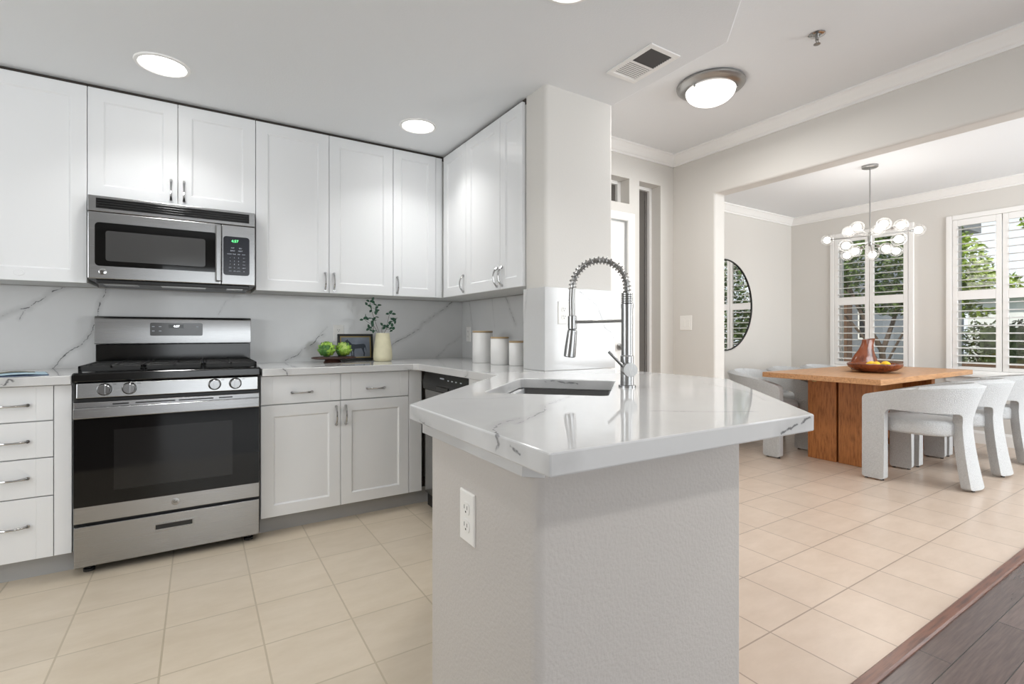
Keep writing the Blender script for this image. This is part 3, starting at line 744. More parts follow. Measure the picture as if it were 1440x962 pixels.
# oven door
D = MB(); D.box(RX0 + .004, RX1 - .004, 2.934, 2.96, .238, .787)
od = D.build('oven_door', M['steel'], R, bevel=.003)
MB().box(RX0 + .005, RX1 - .005, 2.9285, 2.9345, .313, .722).build('oven_glass', M['oven'], od, bevel=.001)
MB().box(-.335, .145, 2.9275, 2.929, .375, .655).build('oven_window', M['ovenwin'], od)
mb = MB(); mb.box(RX0 + .006, RX1 - .006, 2.905, 2.925, .716, .764)
mb.box(RX0 + .01, RX0 + .05, 2.924, 2.935, .72, .76).box(RX1 - .05, RX1 - .01, 2.924, 2.935, .72, .76)
mb.build('oven_handle', M['steel'], od, bevel=.004, seg=3)
for a, b in ((-.34, -.28), (-.255, -.10), (-.085, .06), (.085, .145)):
    MB().box(a, b, 2.931, 2.936, .771, .7765).build('vent_slot', M['dark'], od)
mb = MB(); mb.lathe([(.0165, 0), (.0165, -.0015), (.014, -.002)], (-.098, 2.934, .277), 28, 'y'); lg = mb.build('logo_badge', M['nickel'], od, True)
text_mesh('logo_letters', 'GE', .015, M['slot'], txtT((-.098, 2.9315, .277)), lg)
dr = MB().box(RX0 + .005, RX1 - .005, 2.934, 2.96, .04, .224).build('storage_drawer', M['steel'], R, bevel=.003)
MB().box(-.185, -.022, 2.930, 2.9345, .147, .156).box(-.185, -.022, 2.930, 2.9345, .178, .184).box(-.185, -.178, 2.930, 2.9345, .156, .178).box(-.029, -.022, 2.930, 2.9345, .156, .178).build('pull_rim', M['nickel'], dr, bevel=.001)
MB().box(-.178, -.029, 2.932, 2.9345, .156, .178).build('pull_recess', M['dark'], dr)
for x in (RX0 + .05, RX1 - .05):
    for y in (3.0, 3.5): MB().lathe([(.022, 0), (.022, .012), (.012, .014), (.012, .041)], (x, y, 0), 16).build('foot', M['dark'], R)

# ------------------------------------------------------------------ microwave
X0, X1 = -.467, .271; FY = 3.165
Mw = thing('microwave', 'stainless over-the-range microwave under the short cabinet', 'microwave', (-.098, 3.35, 1.36))
MB().box(X0, X1, FY + .022, 3.573, 1.372, 1.784).build('body', M['dark'], Mw)
mb = MB(); mb.box(X0 + .003, X1 - .003, FY, FY + .021, 1.705, 1.784)
gr = mb.build('grille_frame', M['steel'], Mw, bevel=.003)
MB().box(X0 + .035, X1 - .032, FY - .001, FY + .004, 1.722, 1.772).build('grille_recess', M['dark'], gr)
for i in range(4):
    z = 1.727 + i * .0125
    MB().box(X0 + .038, X1 - .035, FY - .004, FY - .001, z, z + .006).build('grille_slat', M['blackgloss'], gr, bevel=.001)
XD = .10
def bowfront(x0, x1, z0, z1, y):
    return MB().box(x0, x1, y, y + .021, z0, z1)
md = bowfront(X0 + .003, XD, 1.372, 1.703, FY).build('door', M['steel'], Mw, bevel=.004)
def rrect(x0, x1, z0, z1, r, ya, yb): return MB().loops([[(x, y, z) for x, z in fillet([(x0, z0), (x1, z0), (x1, z1), (x0, z1)], r)] for y in (ya, yb)])
rrect(-.436, .085, 1.436, 1.652, .018, FY + .002, FY - .003).build('door_glass', M['oven'], md)
rrect(-.394, .028, 1.462, 1.612, .012, FY - .002, FY - .0036).build('mesh_window', M['mwwin'], md)
mb = MB(); mb.box(.074, .102, FY - .034, FY - .016, 1.385, 1.695).box(.076, .100, FY - .017, FY + .001, 1.385, 1.425).box(.076, .100, FY - .017, FY + .001, 1.655, 1.695)
mb.build('handle', M['steelv'], md, bevel=.006, seg=3)
mb = MB(); mb.lathe([(.016, 0), (.016, -.002), (.0135, -.003)], (-.405, FY, 1.408), 28, 'y'); lg = mb.build('logo_badge', M['chrome'], md, True)
text_mesh('logo_letters', 'GE', .014, M['slot'], txtT((-.405, FY - .0035, 1.408)), lg)
cp = bowfront(.1035, X1 - .003, 1.372, 1.703, FY).build('control_panel', M['steel'], Mw, bevel=.004)
kp = rrect(.112, .240, 1.425, 1.640, .015, FY + .002, FY - .003).build('keypad', M['panelblue'], cp)
text_mesh('digits', '4:57', .020, M['greenled'], txtT((.168, FY - .004, 1.614)), kp, .0003)
rows = [(1.576, ['POP', 'BEV'], .038, .012), (1.561, ['BAKE', 'HEAT'], .038, .012), (1.542, ['COOK', 'TIME', 'DEF', 'PWR'], .023, .010)]
for z, ws, sp, sz in rows:
    for i, wd in enumerate(ws): text_mesh('key_print', wd, sz * .75, M['print'], txtT((.176 + (i - (len(ws) - 1) / 2) * sp, FY - .004, z)), kp)
for r_, ws in enumerate((['1', '2', '3', 'SET'], ['4', '5', '6', 'ON'], ['7', '8', '9', 'CLK'], ['OFF', '0', 'GO', 'VENT'], ['FAN', 'LITE', 'LOCK', 'HI'])):
    for i, wd in enumerate(ws): text_mesh('key_print', wd, .0085 if len(wd) < 2 else .007, M['print'], txtT((.145 + i * .0205 + (.006 if i == 3 else 0), FY - .004, 1.522 - r_ * .0185)), kp)
MB().box(X0 + .03, X1 - .03, FY + .03, 3.5, 1.352, 1.372).build('underside_vent', M['dark'], Mw, bevel=.003)
for a, b in ((-.41, -.27), (-.17, .03), (.13, .21)):
    MB().box(a, b, FY + .05, FY + .14, 1.349, 1.3525).build('lamp_cover', M['nickel'], Mw)

# ------------------------------------------------------------------ dishwasher
DW = thing('dishwasher', 'stainless dishwasher with black control panel under the corner counter', 'dishwasher', (1.5, 2.63, 0))
MB().box(1.222, 1.78, 2.33, 2.935, .02, .868).build('body', M['dark'], DW)
MB(SIDE(1.222)).box(-2.935, -2.33, 0, .018, .105, .752).build('door', M['steelv'], DW, bevel=.004)
mb = MB(); P = [(1.222, .866), (1.205, .862), (1.186, .80), (1.192, .757), (1.222, .755)]
mb.loops([[(x, y, z) for x, z in P] for y in (2.937, 2.328)])
cp = mb.build('control_panel', M['dark'], DW, bevel=.004)
MB().box(1.182, 1.190, 2.55, 2.72, .765, .79).build('pocket_handle', M['blackgloss'], cp, bevel=.004)
MB().box(1.1925, 1.196, 2.63, 2.68, .834, .841).build('brand_mark', M['print'], cp)
for y in (2.57, 2.52, 2.47, 2.41):
    MB().box(1.1935, 1.197, y - .009, y + .009, .828, .834).build('button_mark', M['print'], cp)
MB().box(1.262, 1.282, 2.33, 2.935, 0, .10).build('toe_kick', M['toe'], DW)

# ------------------------------------------------------------------ sink + faucet
sk = thing('kitchen_sink', 'undermount stainless steel sink set diagonally in the peninsula', 'sink', (1.09, 1.42, .68))
def scl(q, k, cx=1.0873, cy=1.422): return [(cx + (x - cx) * k, cy + (y - cy) * k) for x, y in q]
o_ = fillet(scl(sinkq, 1.03), .03, 5); i_ = fillet(scl(sinkq, 1.005), .028, 5); b_ = fillet(scl(sinkq, .96), .05, 5)
mb = MB(); mb.loops([[(x, y, .871) for x, y in o_], [(x, y, .871) for x, y in i_], [(x, y, .70) for x, y in b_], [(x, y, .685) for x, y in fillet(scl(sinkq, .9), .05, 5)]], False, True)
mb.loops([[(x, y, .869) for x, y in o_], [(x, y, .865) for x, y in fillet(scl(sinkq, 1.01), .03, 5)], [(x, y, .698) for x, y in fillet(scl(sinkq, .97), .05, 5)], [(x, y, .68) for x, y in fillet(scl(sinkq, .9), .05, 5)]], False, True)
mb.build('basin', M['sink'], sk, True, angle=50)
mb = MB(); mb.lathe([(.045, .685), (.045, .688), (.032, .689), (.03, .686)], (1.09, 1.42, 0), 24); mb.build('drain', M['chrome'], sk, True)
F = thing('faucet', 'tall spring-neck steel kitchen faucet with pull-down spray beside the sink', 'faucet', (1.279, 1.264, CT1))
fx, fy = 1.279, 1.264
dirv = Vector((-1, 1, 0)).normalized()
def fp(a, z): return (fx + dirv.x * a, fy + dirv.y * a, z)
mb = MB(); mb.lathe([(.030, CT1), (.030, CT1 + .006), (.0235, CT1 + .008), (.0235, 1.02), (.0205, 1.024), (.0205, 1.19), (.0215, 1.19), (.0215, 1.205), (.019, 1.206)], (fx, fy, 0), 28)
mb.build('body', M['steelv'], F, True)
mb = MB()
for z in (1.207, 1.2145, 1.222, 1.2295, 1.237): mb.lathe([(.016, z), (.0205, z + .001), (.0205, z + .006), (.016, z + .007)], (fx, fy, 0), 24)
mb.build('collar', M['nickel'], F, True)
R_ = .0965; zc = 1.262
arc = [fp(0, 1.24), fp(0, 1.252)]
for i in range(33):
    a = math.radians(0 + 180 * i / 32)
    arc.append(fp(R_ - R_ * math.cos(a), zc + R_ * 1.04 * math.sin(a)))
mb = MB(); mb.tube(arc, .0085, 10)
hose = [fp(2 * R_, zc), fp(2 * R_ + .002, 1.22), fp(2 * R_ + .001, 1.16)]
mb.tube(hose, .0115, 12); mb.build('hose', M['nickel'], F, True)
# spring coil around the arch
pts = []; turns = 24; N = turns * 14
full = [Vector(p) for p in arc]
ln = [0]
for a, b in zip(full[:-1], full[1:]): ln.append(ln[-1] + (b - a).length)
side = dirv.cross(Vector((0, 0, 1))).normalized()
def along(s):
    s = max(0, min(ln[-1], s))
    for i in range(len(ln) - 1):
        if s <= ln[i + 1] + 1e-9:
            k = (s - ln[i]) / max(1e-9, ln[i + 1] - ln[i]); return full[i].lerp(full[i + 1], k), (full[i + 1] - full[i]).normalized()
for i in range(N + 1):
    s = ln[-1] * i / N; p, tg = along(s); nn = side.cross(tg).normalized(); a = 2 * math.pi * turns * i / N
    pts.append(tuple(p + (nn * math.cos(a) + side * math.sin(a)) * .0128))
MB().tube(pts, .0022, 6).build('spring', M['nickel'], F, True)
mb = MB(); hx, hy, _ = fp(2 * R_, 0)
mb.lathe([(.013, 1.165), (.0165, 1.163), (.0165, 1.118), (.014, 1.115)], (hx, hy, 0), 20); mb.build('spray_clip', M['steelv'], F, True)
tl = Matrix.Translation((hx, hy, 1.115)) @ Matrix.Rotation(math.radians(6), 4, side)
mb = MB(tl); mb.lathe([(.012, 0), (.0175, -.004), (.019, -.03), (.0215, -.085), (.0215, -.098), (.017, -.101)], (0, 0, 0), 24); mb.build('spray_head', M['steelv'], F, True)
mb = MB(); mb.tube([fp(.018, 1.145), fp(2 * R_ - .012, 1.142)], .0055, 12); mb.build('support_arm', M['nickel'], F, True)
vd = Vector((-.534, -.845, 0)).normalized()          # valve barrel points towards the camera side
q0 = Vector((fx, fy, .975)); q1 = q0 + vd * .052
mb = MB(); mb.tube([tuple(q0), tuple(q1)], .024, 24); mb.build('valve', M['nickel'], F, True)
e = q0 + vd * .03 + dirv * .02
mb = MB(); mb.tube([tuple(e + Vector((0, 0, .01))), tuple(e + dirv * .05 + Vector((0, 0, .062)))], [.0055, .005], 10); mb.build('lever', M['steelv'], F, True)

# ------------------------------------------------------------------ outlets and switch
def outlet(T, u, z, label):
    w = T @ Vector((u, 0, z))
    t = thing('wall_outlet', label, 'outlet', w, 'white duplex outlets')
    MB(T).loops([[(u + a * i, o, z + b * j) for a, b in ((-1, -1), (1, -1), (1, 1), (-1, 1))] for i, j, o in ((.035, .0575, 0), (.035, .0575, .003), (.032, .0545, .0055))]).build('plate', M['plate'], t)
    for s in (-1, 1):
        zc = z + s * .0195
        pl = fillet([(u - .0165, zc - .014), (u + .0165, zc - .014), (u + .0165, zc + .014), (u - .0165, zc + .014)], .011)
        r = MB(T).loops([[(x, .0050, zz) for x, zz in pl], [(x, .0075, zz) for x, zz in pl]]).build('receptacle', M['plate'], t)
        MB(T).box(u - .0075, u - .0055, .0072, .0078, zc - .001, zc + .008).build('slot', M['slot'], r)
        MB(T).box(u + .0055, u + .0075, .0072, .0078, zc - .001, zc + .007).build('slot', M['slot'], r)
        MB(T).box(u - .0022, u + .0022, .0072, .0078, zc - .009, zc - .005).build('slot', M['slot'], r)
    return t
outlet(BACK(3.574), .822, 1.103, 'white outlet on the back wall above the framed horse picture')
outlet(SIDE(1.784), -3.46, 1.095, 'white outlet on the side backsplash left of the tallest canister')
outlet(BACK(2.004), 1.575, 1.205, 'white outlet on the column backsplash behind the faucet')
outlet(SIDE(.515), -1.0, .686, 'white outlet on the half wall below the peninsula counter')
T = SIDE(3.6); t = thing('light_switch', 'white light switch on the hall wall left of the dining opening', 'switch', (3.6, 2.852, 1.193))
MB(T).loops([[(-2.852 + a * i, o, 1.193 + b * j) for a, b in ((-1, -1), (1, -1), (1, 1), (-1, 1))] for i, j, o in ((.062, .064, 0), (.062, .064, .003), (.058, .060, .006))]).build('plate', M['plate'], t)
for u in (-2.875, -2.829): MB(T).box(u - .017, u + .017, .005, .0085, 1.16, 1.226).build('rocker', M['plate'], t, bevel=.001)

# ------------------------------------------------------------------ small things on the counters
def canister(x, y, r, h, label):
    t = thing('canister', label, 'canister', (x, y, CT1), 'white ceramic canisters')
    n = 48; rad = lambda i: r * (1 - .010 * (i % 2))
    L = []
    for k, z in ((.93, 0), (1, .004), (1, h * .5), (1, h - .002), (.94, h)):
        L.append([(x + rad(i) * k * math.cos(2 * math.pi * i / n), y + rad(i) * k * math.sin(2 * math.pi * i / n), CT1 + z) for i in range(n)])
    MB().loops(L).build('jar', M['ceramic'], t, True, angle=60)
    MB().lathe([(r * .96, 0), (r * 1.0, .002), (r * 1.0, .008), (r * .97, .010)], (x, y, CT1 + h + .0002), 40).build('lid', M['lidwood'], t, True)
canister(1.56, 2.83, .066, .195, 'tallest white ribbed canister with wooden lid, farthest from the column')
canister(1.552, 2.60, .056, .158, 'middle-sized white ribbed canister between the tallest and the smallest')
canister(1.588, 2.457, .050, .135, 'smallest white ribbed canister, half hidden by the column')
# vase with sprigs
vx, vy = 1.062, 3.34
t = thing('vase', 'cream ribbed stoneware vase of green sprigs, right of the framed picture', 'vase', (vx, vy, CT1))
n = 40; L = []
for r, z in ((.050, 0), (.060, .006), (.0645, .03), (.062, .07), (.053, .13), (.047, .175), (.045, .192), (.041, .192), (.042, .17), (.045, .14)):
    L.append([(vx + r * (1 - .02 * (i % 2)) * math.cos(2 * math.pi * i / n), vy + r * (1 - .02 * (i % 2)) * math.sin(2 * math.pi * i / n), CT1 + z) for i in range(n)])
MB().loops(L).build('pot', M['vase'], t, True, angle=60)
def leaf(mb, p, dr, ln, wd):
    dr = Vector(dr).normalized(); up = Vector((random.uniform(-.4, .4), random.uniform(-1, -.2), random.uniform(.2, .9)))
    sd = dr.cross(up).normalized(); nn = sd.cross(dr).normalized(); p = Vector(p)
    pr = [(0, .05), (.25, .8), (.5, 1), (.75, .7), (1, .03)]
    rows = []
    for k, w in pr:
        c = p + dr * ln * k - nn * (k * k * ln * .25)
        rows.append([c - sd * wd * w, c + nn * wd * .25 * w * -1, c + sd * wd * w])
    V = [[mb.v(q) for q in r] for r in rows]
    for a, b in zip(V[:-1], V[1:]):
        for i in (0, 1): mb.f([a[i], a[i + 1], b[i + 1], b[i]])
sprigs = [([(1.045, vy, 1.09), (1.024, vy, 1.151), (1.0, vy, 1.205), (.994, vy, 1.241), (.979, vy, 1.277), (.975, vy, 1.30)], [(.97, 1.316), (.985, 1.325), (.955, 1.29), (1.009, 1.269), (1.021, 1.292), (.985, 1.262), (1.012, 1.255), (.985, 1.205), (.992, 1.19), (1.008, 1.213)]),
          ([(1.04, vy, 1.09), (1.0, vy, 1.15), (.96, vy, 1.18), (.935, vy, 1.20)], [(.928, 1.195), (.94, 1.21), (.967, 1.136), (.985, 1.145), (.997, 1.128), (.99, 1.118)]),
          ([(1.07, vy, 1.09), (1.085, vy, 1.13), (1.101, vy, 1.179), (1.108, vy, 1.215), (1.114, vy, 1.238)], [(1.105, 1.238), (1.122, 1.236), (1.138, 1.20), (1.15, 1.19), (1.13, 1.185), (1.125, 1.145), (1.130, 1.125), (1.105, 1.16)]),
          ([(1.055, vy, 1.09), (1.05, vy, 1.14), (1.061, vy, 1.152), (1.075, vy, 1.15)], [(1.06, 1.155), (1.078, 1.148)])]
for pts, lv in sprigs:
    mb = MB(); q = [(x + (random.random() - .5) * .01, y, z) for x, y, z in pts]; mb.tube(q, .0014, 6)
    for x, z in lv:
        b = min(pts, key=lambda p: abs(p[0] - x) + abs(p[2] - z)); mb.tube([b, (x, vy - .006, z)], .0008, 5)
    st = mb.build('sprig', M['stem'], t, True)
    for x, z in lv:
        lb = MB(); a = random.uniform(0, 6.28)
        leaf(lb, (x, vy - .006, z), (math.cos(a), -.35, math.sin(a) * .7),  .030, .0105); leaf(lb, (x, vy - .006, z), (math.cos(a + 2.2), -.3, math.sin(a + 2.2) * .7), .026, .009)
        lb.build('leaf', M['leaf'], st, True)
# framed picture leaning on the backsplash
th = math.radians(8)
PT = Matrix.Translation((.935, 3.548, CT1)) @ Matrix.Rotation(-th, 4, 'X')
t = thing('picture_frame', 'small dark-framed painting of a standing horse leaning on the backsplash', 'picture', (.935, 3.548, CT1))
def ring(mb, w, h, b, y0, y1):
    mb.box(-w / 2, w / 2, y0, y1, 0, b).box(-w / 2, w / 2, y0, y1, h - b, h).box(-w / 2, -w / 2 + b, y0, y1, b, h - b).box(w / 2 - b, w / 2, y0, y1, b, h - b)
mb = MB(PT); ring(mb, .245, .185, .016, -.018, 0); mb.build('frame', M['dark'], t, bevel=.002)
T2 = PT @ Matrix.Translation((0, 0, .016))
mb = MB(T2); ring(mb, .213, .153, .007, -.014, -.004); mb.build('gilt_liner', M['gilt'], t, bevel=.001)
cv = MB(T2).box(-.0995, .0995, -.009, -.003, .007, .146).build('painting', M['canvas'], t)
H = [(-.078, .112), (-.070, .124), (-.062, .127), (-.058, .133), (-.053, .124), (-.040, .112), (-.026, .098), (.0, .095), (.03, .098), (.055, .099), (.066, .092), (.07, .075), (.074, .045), (.068, .06), (.064, .075), (.058, .07), (.056, .05), (.062, .032), (.058, .012), (.050, .012), (.052, .032), (.044, .055), (.038, .068), (.015, .066), (-.008, .064), (-.014, .045), (-.013, .012), (-.020, .012), (-.021, .04), (-.026, .055), (-.028, .03), (-.027, .012), (-.034, .012), (-.036, .045), (-.038, .07), (-.048, .085), (-.056, .103), (-.064, .106), (-.072, .100), (-.08, .102)]
MB(T2).loops([[(x + .002, -.0092, z) for x, z in H], [(x + .002, -.0086, z) for x, z in H]]).build('painted_horse', M['horse'], cv)
# footed board with artichokes
bx, by = .745, 3.36
t = thing('serving_board', 'dark wooden footed serving board holding two artichokes', 'board', (bx, by, CT1))
mb = MB(); mb.lathe([(.05, 0), (.055, .001), (.045, .018), (.05, .022)], (bx - .01, by, CT1), 32); mb.build('foot', M['darkwood'], t, True)
mb = MB(); mb.loops([[(bx + k * .14 * math.cos(a), by + k * .085 * math.sin(a), CT1 + z) for a in [2 * math.pi * i / 48 for i in range(48)]] for k, z in ((.85, .0225), (1, .028), (1, .034), (.94, .037), (.9, .034))]); mb.build('plate', M['darkwood'], t, True)
def artichoke(x, y, z, r, label, seed):
    random.seed(seed)
    t = thing('artichoke', label, 'artichoke', (x, y, z), 'artichokes on the board')
    MB().ball((x, y, z + r * .86), r * .84, 20, 12, (1, 1, 1.0)).build('core', M['artichoke_tip'], t, True)
    for ring_i, (el, cnt, sc) in enumerate(((-25, 9, .9), (2, 10, 1), (28, 9, .95), (52, 7, .8), (72, 4, .6))):
        for k in range(cnt):
            a = 2 * math.pi * (k + .5 * (ring_i % 2)) / cnt + random.uniform(-.08, .08); e = math.radians(el)
            dr = Vector((math.cos(a) * math.cos(e), math.sin(a) * math.cos(e), math.sin(e))); p = Vector((x, y, z + r * .9)) + dr * r * .83
            tg = Vector((-math.cos(a) * math.sin(e), -math.sin(a) * math.sin(e), math.cos(e))); sd = tg.cross(dr)
            mb = MB(); rows = []
            for k2, w in ((-.35, .40), (.0, .52), (.3, .50), (.52, .34), (.66, .08)):
                c = p + tg * r * k2 * sc + dr * r * (.13 * max(0, k2) + .09)
                rows.append([c - sd * r * w * sc - dr * r * .10, c + dr * r * .06, c + sd * r * w * sc - dr * r * .10])
            V = [[mb.v(q) for q in rr] for rr in rows]
            for q1, q2 in zip(V[:-1], V[1:]):
                for i in (0, 1): mb.f([q1[i], q1[i + 1], q2[i + 1], q2[i]])
            mb.build('leaf', random.choice([M['artichoke'], M['artichoke'], M['artichoke_light'], M['artichoke_tip']]), t, True, solid=.002)
artichoke(.697, 3.35, CT1 + .0365, .049, 'left green artichoke on the dark wooden board', 3)
artichoke(.806, 3.365, CT1 + .0365, .047, 'right green artichoke beside the dark picture frame', 5)
random.seed(11)
# brochure
t = thing('brochure', 'open blue and white brochure lying on the counter left of the range', 'brochure', (-.76, 3.10, CT1))
BT = Matrix.Translation((-.76, 3.10, CT1)) @ Matrix.Rotation(math.radians(14), 4, 'Z')
MB(BT).box(-.20, .16, -.11, .11, .0005, .0025).build('cover', M['papernavy'], t)
def page(u0, u1, z, m, nm, h0, h1, v0=-.105, v1=.105):
    mb = MB(BT); L = []
    for i in range(9):
        k = i / 8; u = u0 + (u1 - u0) * k; zz = z + h0 * math.sin(math.pi * min(1, k * 1.1)) * .6 + h1 * k
        L.append([(u, v0, zz), (u, v1, zz), (u, v1, zz + .0012), (u, v0, zz + .0012)])
    mb.loops(L).build(nm, m, t, True)
page(-.015, .157, .003, M['paperblue'], 'page', .008, .0); page(-.02, -.197, .003, M['paperblue'], 'page', .012, .004)
page(-.0, .12, .0062, M['paperolive'], 'printed_photo', .010, .0, .02, .1); page(-.03, -.18, .0062, M['paperolive'], 'printed_photo', .014, .004, .02, .1)

# ------------------------------------------------------------------ ceiling fixtures
def can_light(x, y, label):
    t = thing('recessed_light', label, 'light', (x, y, KC), 'recessed ceiling lights')
    mb = MB(); mb.lathe([(.112, KC), (.110, KC - .006), (.097, KC - .008), (.092, KC - .003), (.092, KC - .0005)], (x, y, 0), 40); mb.build('trim_ring', M['trim'], t, True)
    MB().lathe([(.0915, KC - .0008), (.0915, KC - .004), (.06, KC - .0048), (.004, KC - .005)], (x, y, 0), 40).build('lens', M['canlens'], t, True)
    area('recessed_lamp', (x, y, KC - .012), (0, 0, -1), .17, .17, 2.5, (1, .99, .97), 'DISK', 2.0)
can_light(-.145, 2.84, 'recessed ceiling light above the microwave, leftmost in the photo')
can_light(1.122, 2.845, 'recessed ceiling light in front of the corner wall cabinets')
can_light(1.125, 1.395, 'recessed ceiling light above the peninsula, cut off by the top edge')
can_light(-.145, 1.45, 'recessed ceiling light above the kitchen floor, outside the view')
for lx, ly in ((.2, -.9), (1.9, -.9), (2.8, .2)):  # added unseen ceiling lamps that brighten the room from above
    t = thing('recessed_light', 'added unseen fill light on the ceiling, behind the camera' if ly < 0 else 'added unseen fill light on the ceiling beside the wood floor', 'light', (lx, ly, HC), 'added ceiling fill lights')
    MB().lathe([(.112, HC), (.110, HC - .006), (.097, HC - .008), (.092, HC - .003), (.092, HC - .0005)], (lx, ly, 0), 40).build('trim_ring', M['trim'], t, True)
    MB().lathe([(.0915, HC - .0008), (.0915, HC - .004), (.06, HC - .0048), (.004, HC - .005)], (lx, ly, 0), 40).build('lens', M['canlens'], t, True)
    area('recessed_lamp', (lx, ly, HC - .012), (0, 0, -1), .17, .17, 8, (1, .99, .97), 'DISK', 2.4)  # added fill light of the unseen ceiling lamps
vx0, vx1, vy0, vy1 = 1.655, 1.843, 1.49, 1.776
t = thing('ceiling_vent', 'white rectangular ceiling air vent beside the column', 'vent', ((vx0 + vx1) / 2, (vy0 + vy1) / 2, KC))
mb = MB(); b = .026
for a in ((vx0, vx1, vy0, vy0 + b), (vx0, vx1, vy1 - b, vy1), (vx0, vx0 + b, vy0 + b, vy1 - b), (vx1 - b, vx1, vy0 + b, vy1 - b), (vx0 + b, vx1 - b, (vy0 + vy1) / 2 - .004, (vy0 + vy1) / 2 + .004)): mb.box(a[0], a[1], a[2], a[3], KC - .007, KC - .0002)
mb.build('frame', M['trim'], t, bevel=.002)
MB().box(vx0 + b, vx1 - b, vy0 + b, vy1 - b, KC - .0012, KC - .0003).build('duct', M['dark'], t)
for half, tilt in ((0, -1), (1, .45)):
    ya = vy0 + b + half * ((vy1 - vy0) / 2 - b + .004); yb = ya + (vy1 - vy0) / 2 - b - .004
    for i in range(9):
        y = ya + (i + .5) * (yb - ya) / 9; w = .0058 if half else .004; h = .0024
        dy, dz = w, h * tilt
        mb = MB(); mb.loops([[(x, y - dy, KC - .004 - dz), (x, y + dy, KC - .004 + dz), (x, y + dy, KC - .0033 + dz), (x, y - dy, KC - .0033 - dz)] for x in (vx0 + b, vx1 - b)])
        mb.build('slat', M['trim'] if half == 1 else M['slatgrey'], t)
dx, dy = 2.74, 1.985
t = thing('ceiling_dome_light', 'round flush dome light with nickel ring on the hall ceiling', 'light', (dx, dy, HC))
mb = MB(); mb.lathe([(.196, HC - .0005), (.205, HC - .008), (.203, HC - .018), (.192, HC - .028), (.176, HC - .036), (.158, HC - .042), (.150, HC - .043), (.147, HC - .038)], (dx, dy, 0), 56, cap1=False); mb.build('ring', M['nickel'], t, True)
pr = [(.149, HC - .040)] + [(.149 * math.cos(a), HC - .042 - .085 * math.sin(a)) for a in [math.radians(d) for d in range(5, 88, 8)]]
mb = MB(); mb.lathe(pr, (dx, dy, 0), 48); mb.build('glass_bowl', M['domelens'], t, True)
for a in (60, 180, 300):
    a = math.radians(a); MB().ball((dx + .155 * math.cos(a), dy + .155 * math.sin(a), HC - .050), .007, 10, 8).build('clip', M['nickel'], t, True)
area('dome_lamp', (dx, dy, HC - .14), (0, 0, -1), .26, .26, 12, (1, .98, .95), 'DISK')
sx, sy = 2.756, 1.352
t = thing('fire_sprinkler', 'small chrome fire sprinkler head on the hall ceiling', 'sprinkler', (sx, sy, HC))
mb = MB(); mb.lathe([(.040, HC - .0005), (.040, HC - .003), (.028, HC - .007), (.014, HC - .006)], (sx, sy, 0), 28); mb.build('escutcheon', M['chrome'], t, True)
mb = MB(); mb.cyl((sx, sy, HC - .03), .009, .026); mb.tube([(sx - .009, sy, HC - .028), (sx - .013, sy, HC - .038), (sx, sy, HC - .050)], .0025, 6); mb.tube([(sx + .009, sy, HC - .028), (sx + .013, sy, HC - .038), (sx, sy, HC - .050)], .0025, 6); mb.build('frame_arms', M['nickel'], t, True)
mb = MB(); mb.lathe([(.017, HC - .052), (.017, HC - .054), (.006, HC - .055)], (sx, sy, 0), 20); mb.build('deflector', M['nickel'], t, True)

# chandelier
cx, cy = 5.10, 2.05; hz = 1.95
t = thing('chandelier', 'sputnik chandelier of glowing clear glass globes above the dining table', 'chandelier', (cx, cy, DC))
mb = MB(); mb.lathe([(.062, DC - .0005), (.062, DC - .018), (.056, DC - .022), (.010, DC - .024)], (cx, cy, 0), 32); mb.build('canopy', M['nickel'], t, True)
mb = MB(); mb.cyl((cx, cy, hz + .03), .0048, DC - hz - .05, 'z', 12); mb.build('stem', M['nickel'], t, True)
mb = MB(); mb.lathe([(.012, hz + .06), (.02, hz + .05), (.02, hz - .04), (.012, hz - .06), (.004, hz - .065)], (cx, cy, 0), 20); mb.build('hub', M['nickel'], t, True)
bulbs = [(5.281, 2.494, 2.03), (5.01, 2.182, 2.03), (4.863, 2.053, 2.03), (5.143, 2.0, 2.03), (4.904, 1.868, 2.03), (5.113, 1.82, 2.035), (5.459, 1.814, 2.03), (4.729, 2.082, 1.86), (5.114, 2.175, 1.86), (5.321, 2.334, 1.86), (5.472, 2.178, 1.86), (5.154, 1.948, 1.855), (5.42, 1.968, 1.86), (4.757, 1.709, 1.86)]
for i, b in enumerate(bulbs):
    b = Vector(b); h = Vector((cx, cy, hz + (.03 if b.z > 1.95 else -.03))); dv = (b - h).normalized()
    mb = MB(); mb.tube([tuple(h), tuple(b - dv * .05)], .004, 8); mb.tube([tuple(b - dv * .075), tuple(b - dv * .045)], .011, 12)
    a = mb.build('arm', M['nickel'], t, True)
    gl = MB().ball(tuple(b), .055, 24, 16, (1, 1, .93)).build('globe', M['globe'], a, True)
    MB().ball(tuple(b), .032, 16, 10).build('bulb', M['bulb'], a, True)
pl = bpy.data.lights.new('chandelier_glow', 'POINT'); pl.energy = 13; pl.shadow_soft_size = .35; pl.color = (1, .96, .91)
po = bpy.data.objects.new('chandelier_glow', pl); COL.objects.link(po); po.location = (cx, cy, 1.94)

# round mirror
t = thing('round_mirror', 'large round thin-framed mirror on the dining room wall left of the window', 'mirror', (5.173, 3.57, 1.435))
mb = MB(); mb.lathe([(.535, 0), (.535, -.022), (.525, -.022), (.525, 0)], (5.173, 3.569, 1.435), 96, 'y', False, False); mb.build('frame', M['dark'], t, True)
mb = MB(); mb.lathe([(.5245, 0), (.5245, -.012), (.01, -.012)], (5.173, 3.5685, 1.435), 96, 'y'); mb.build('glass', M['mirror'], t)

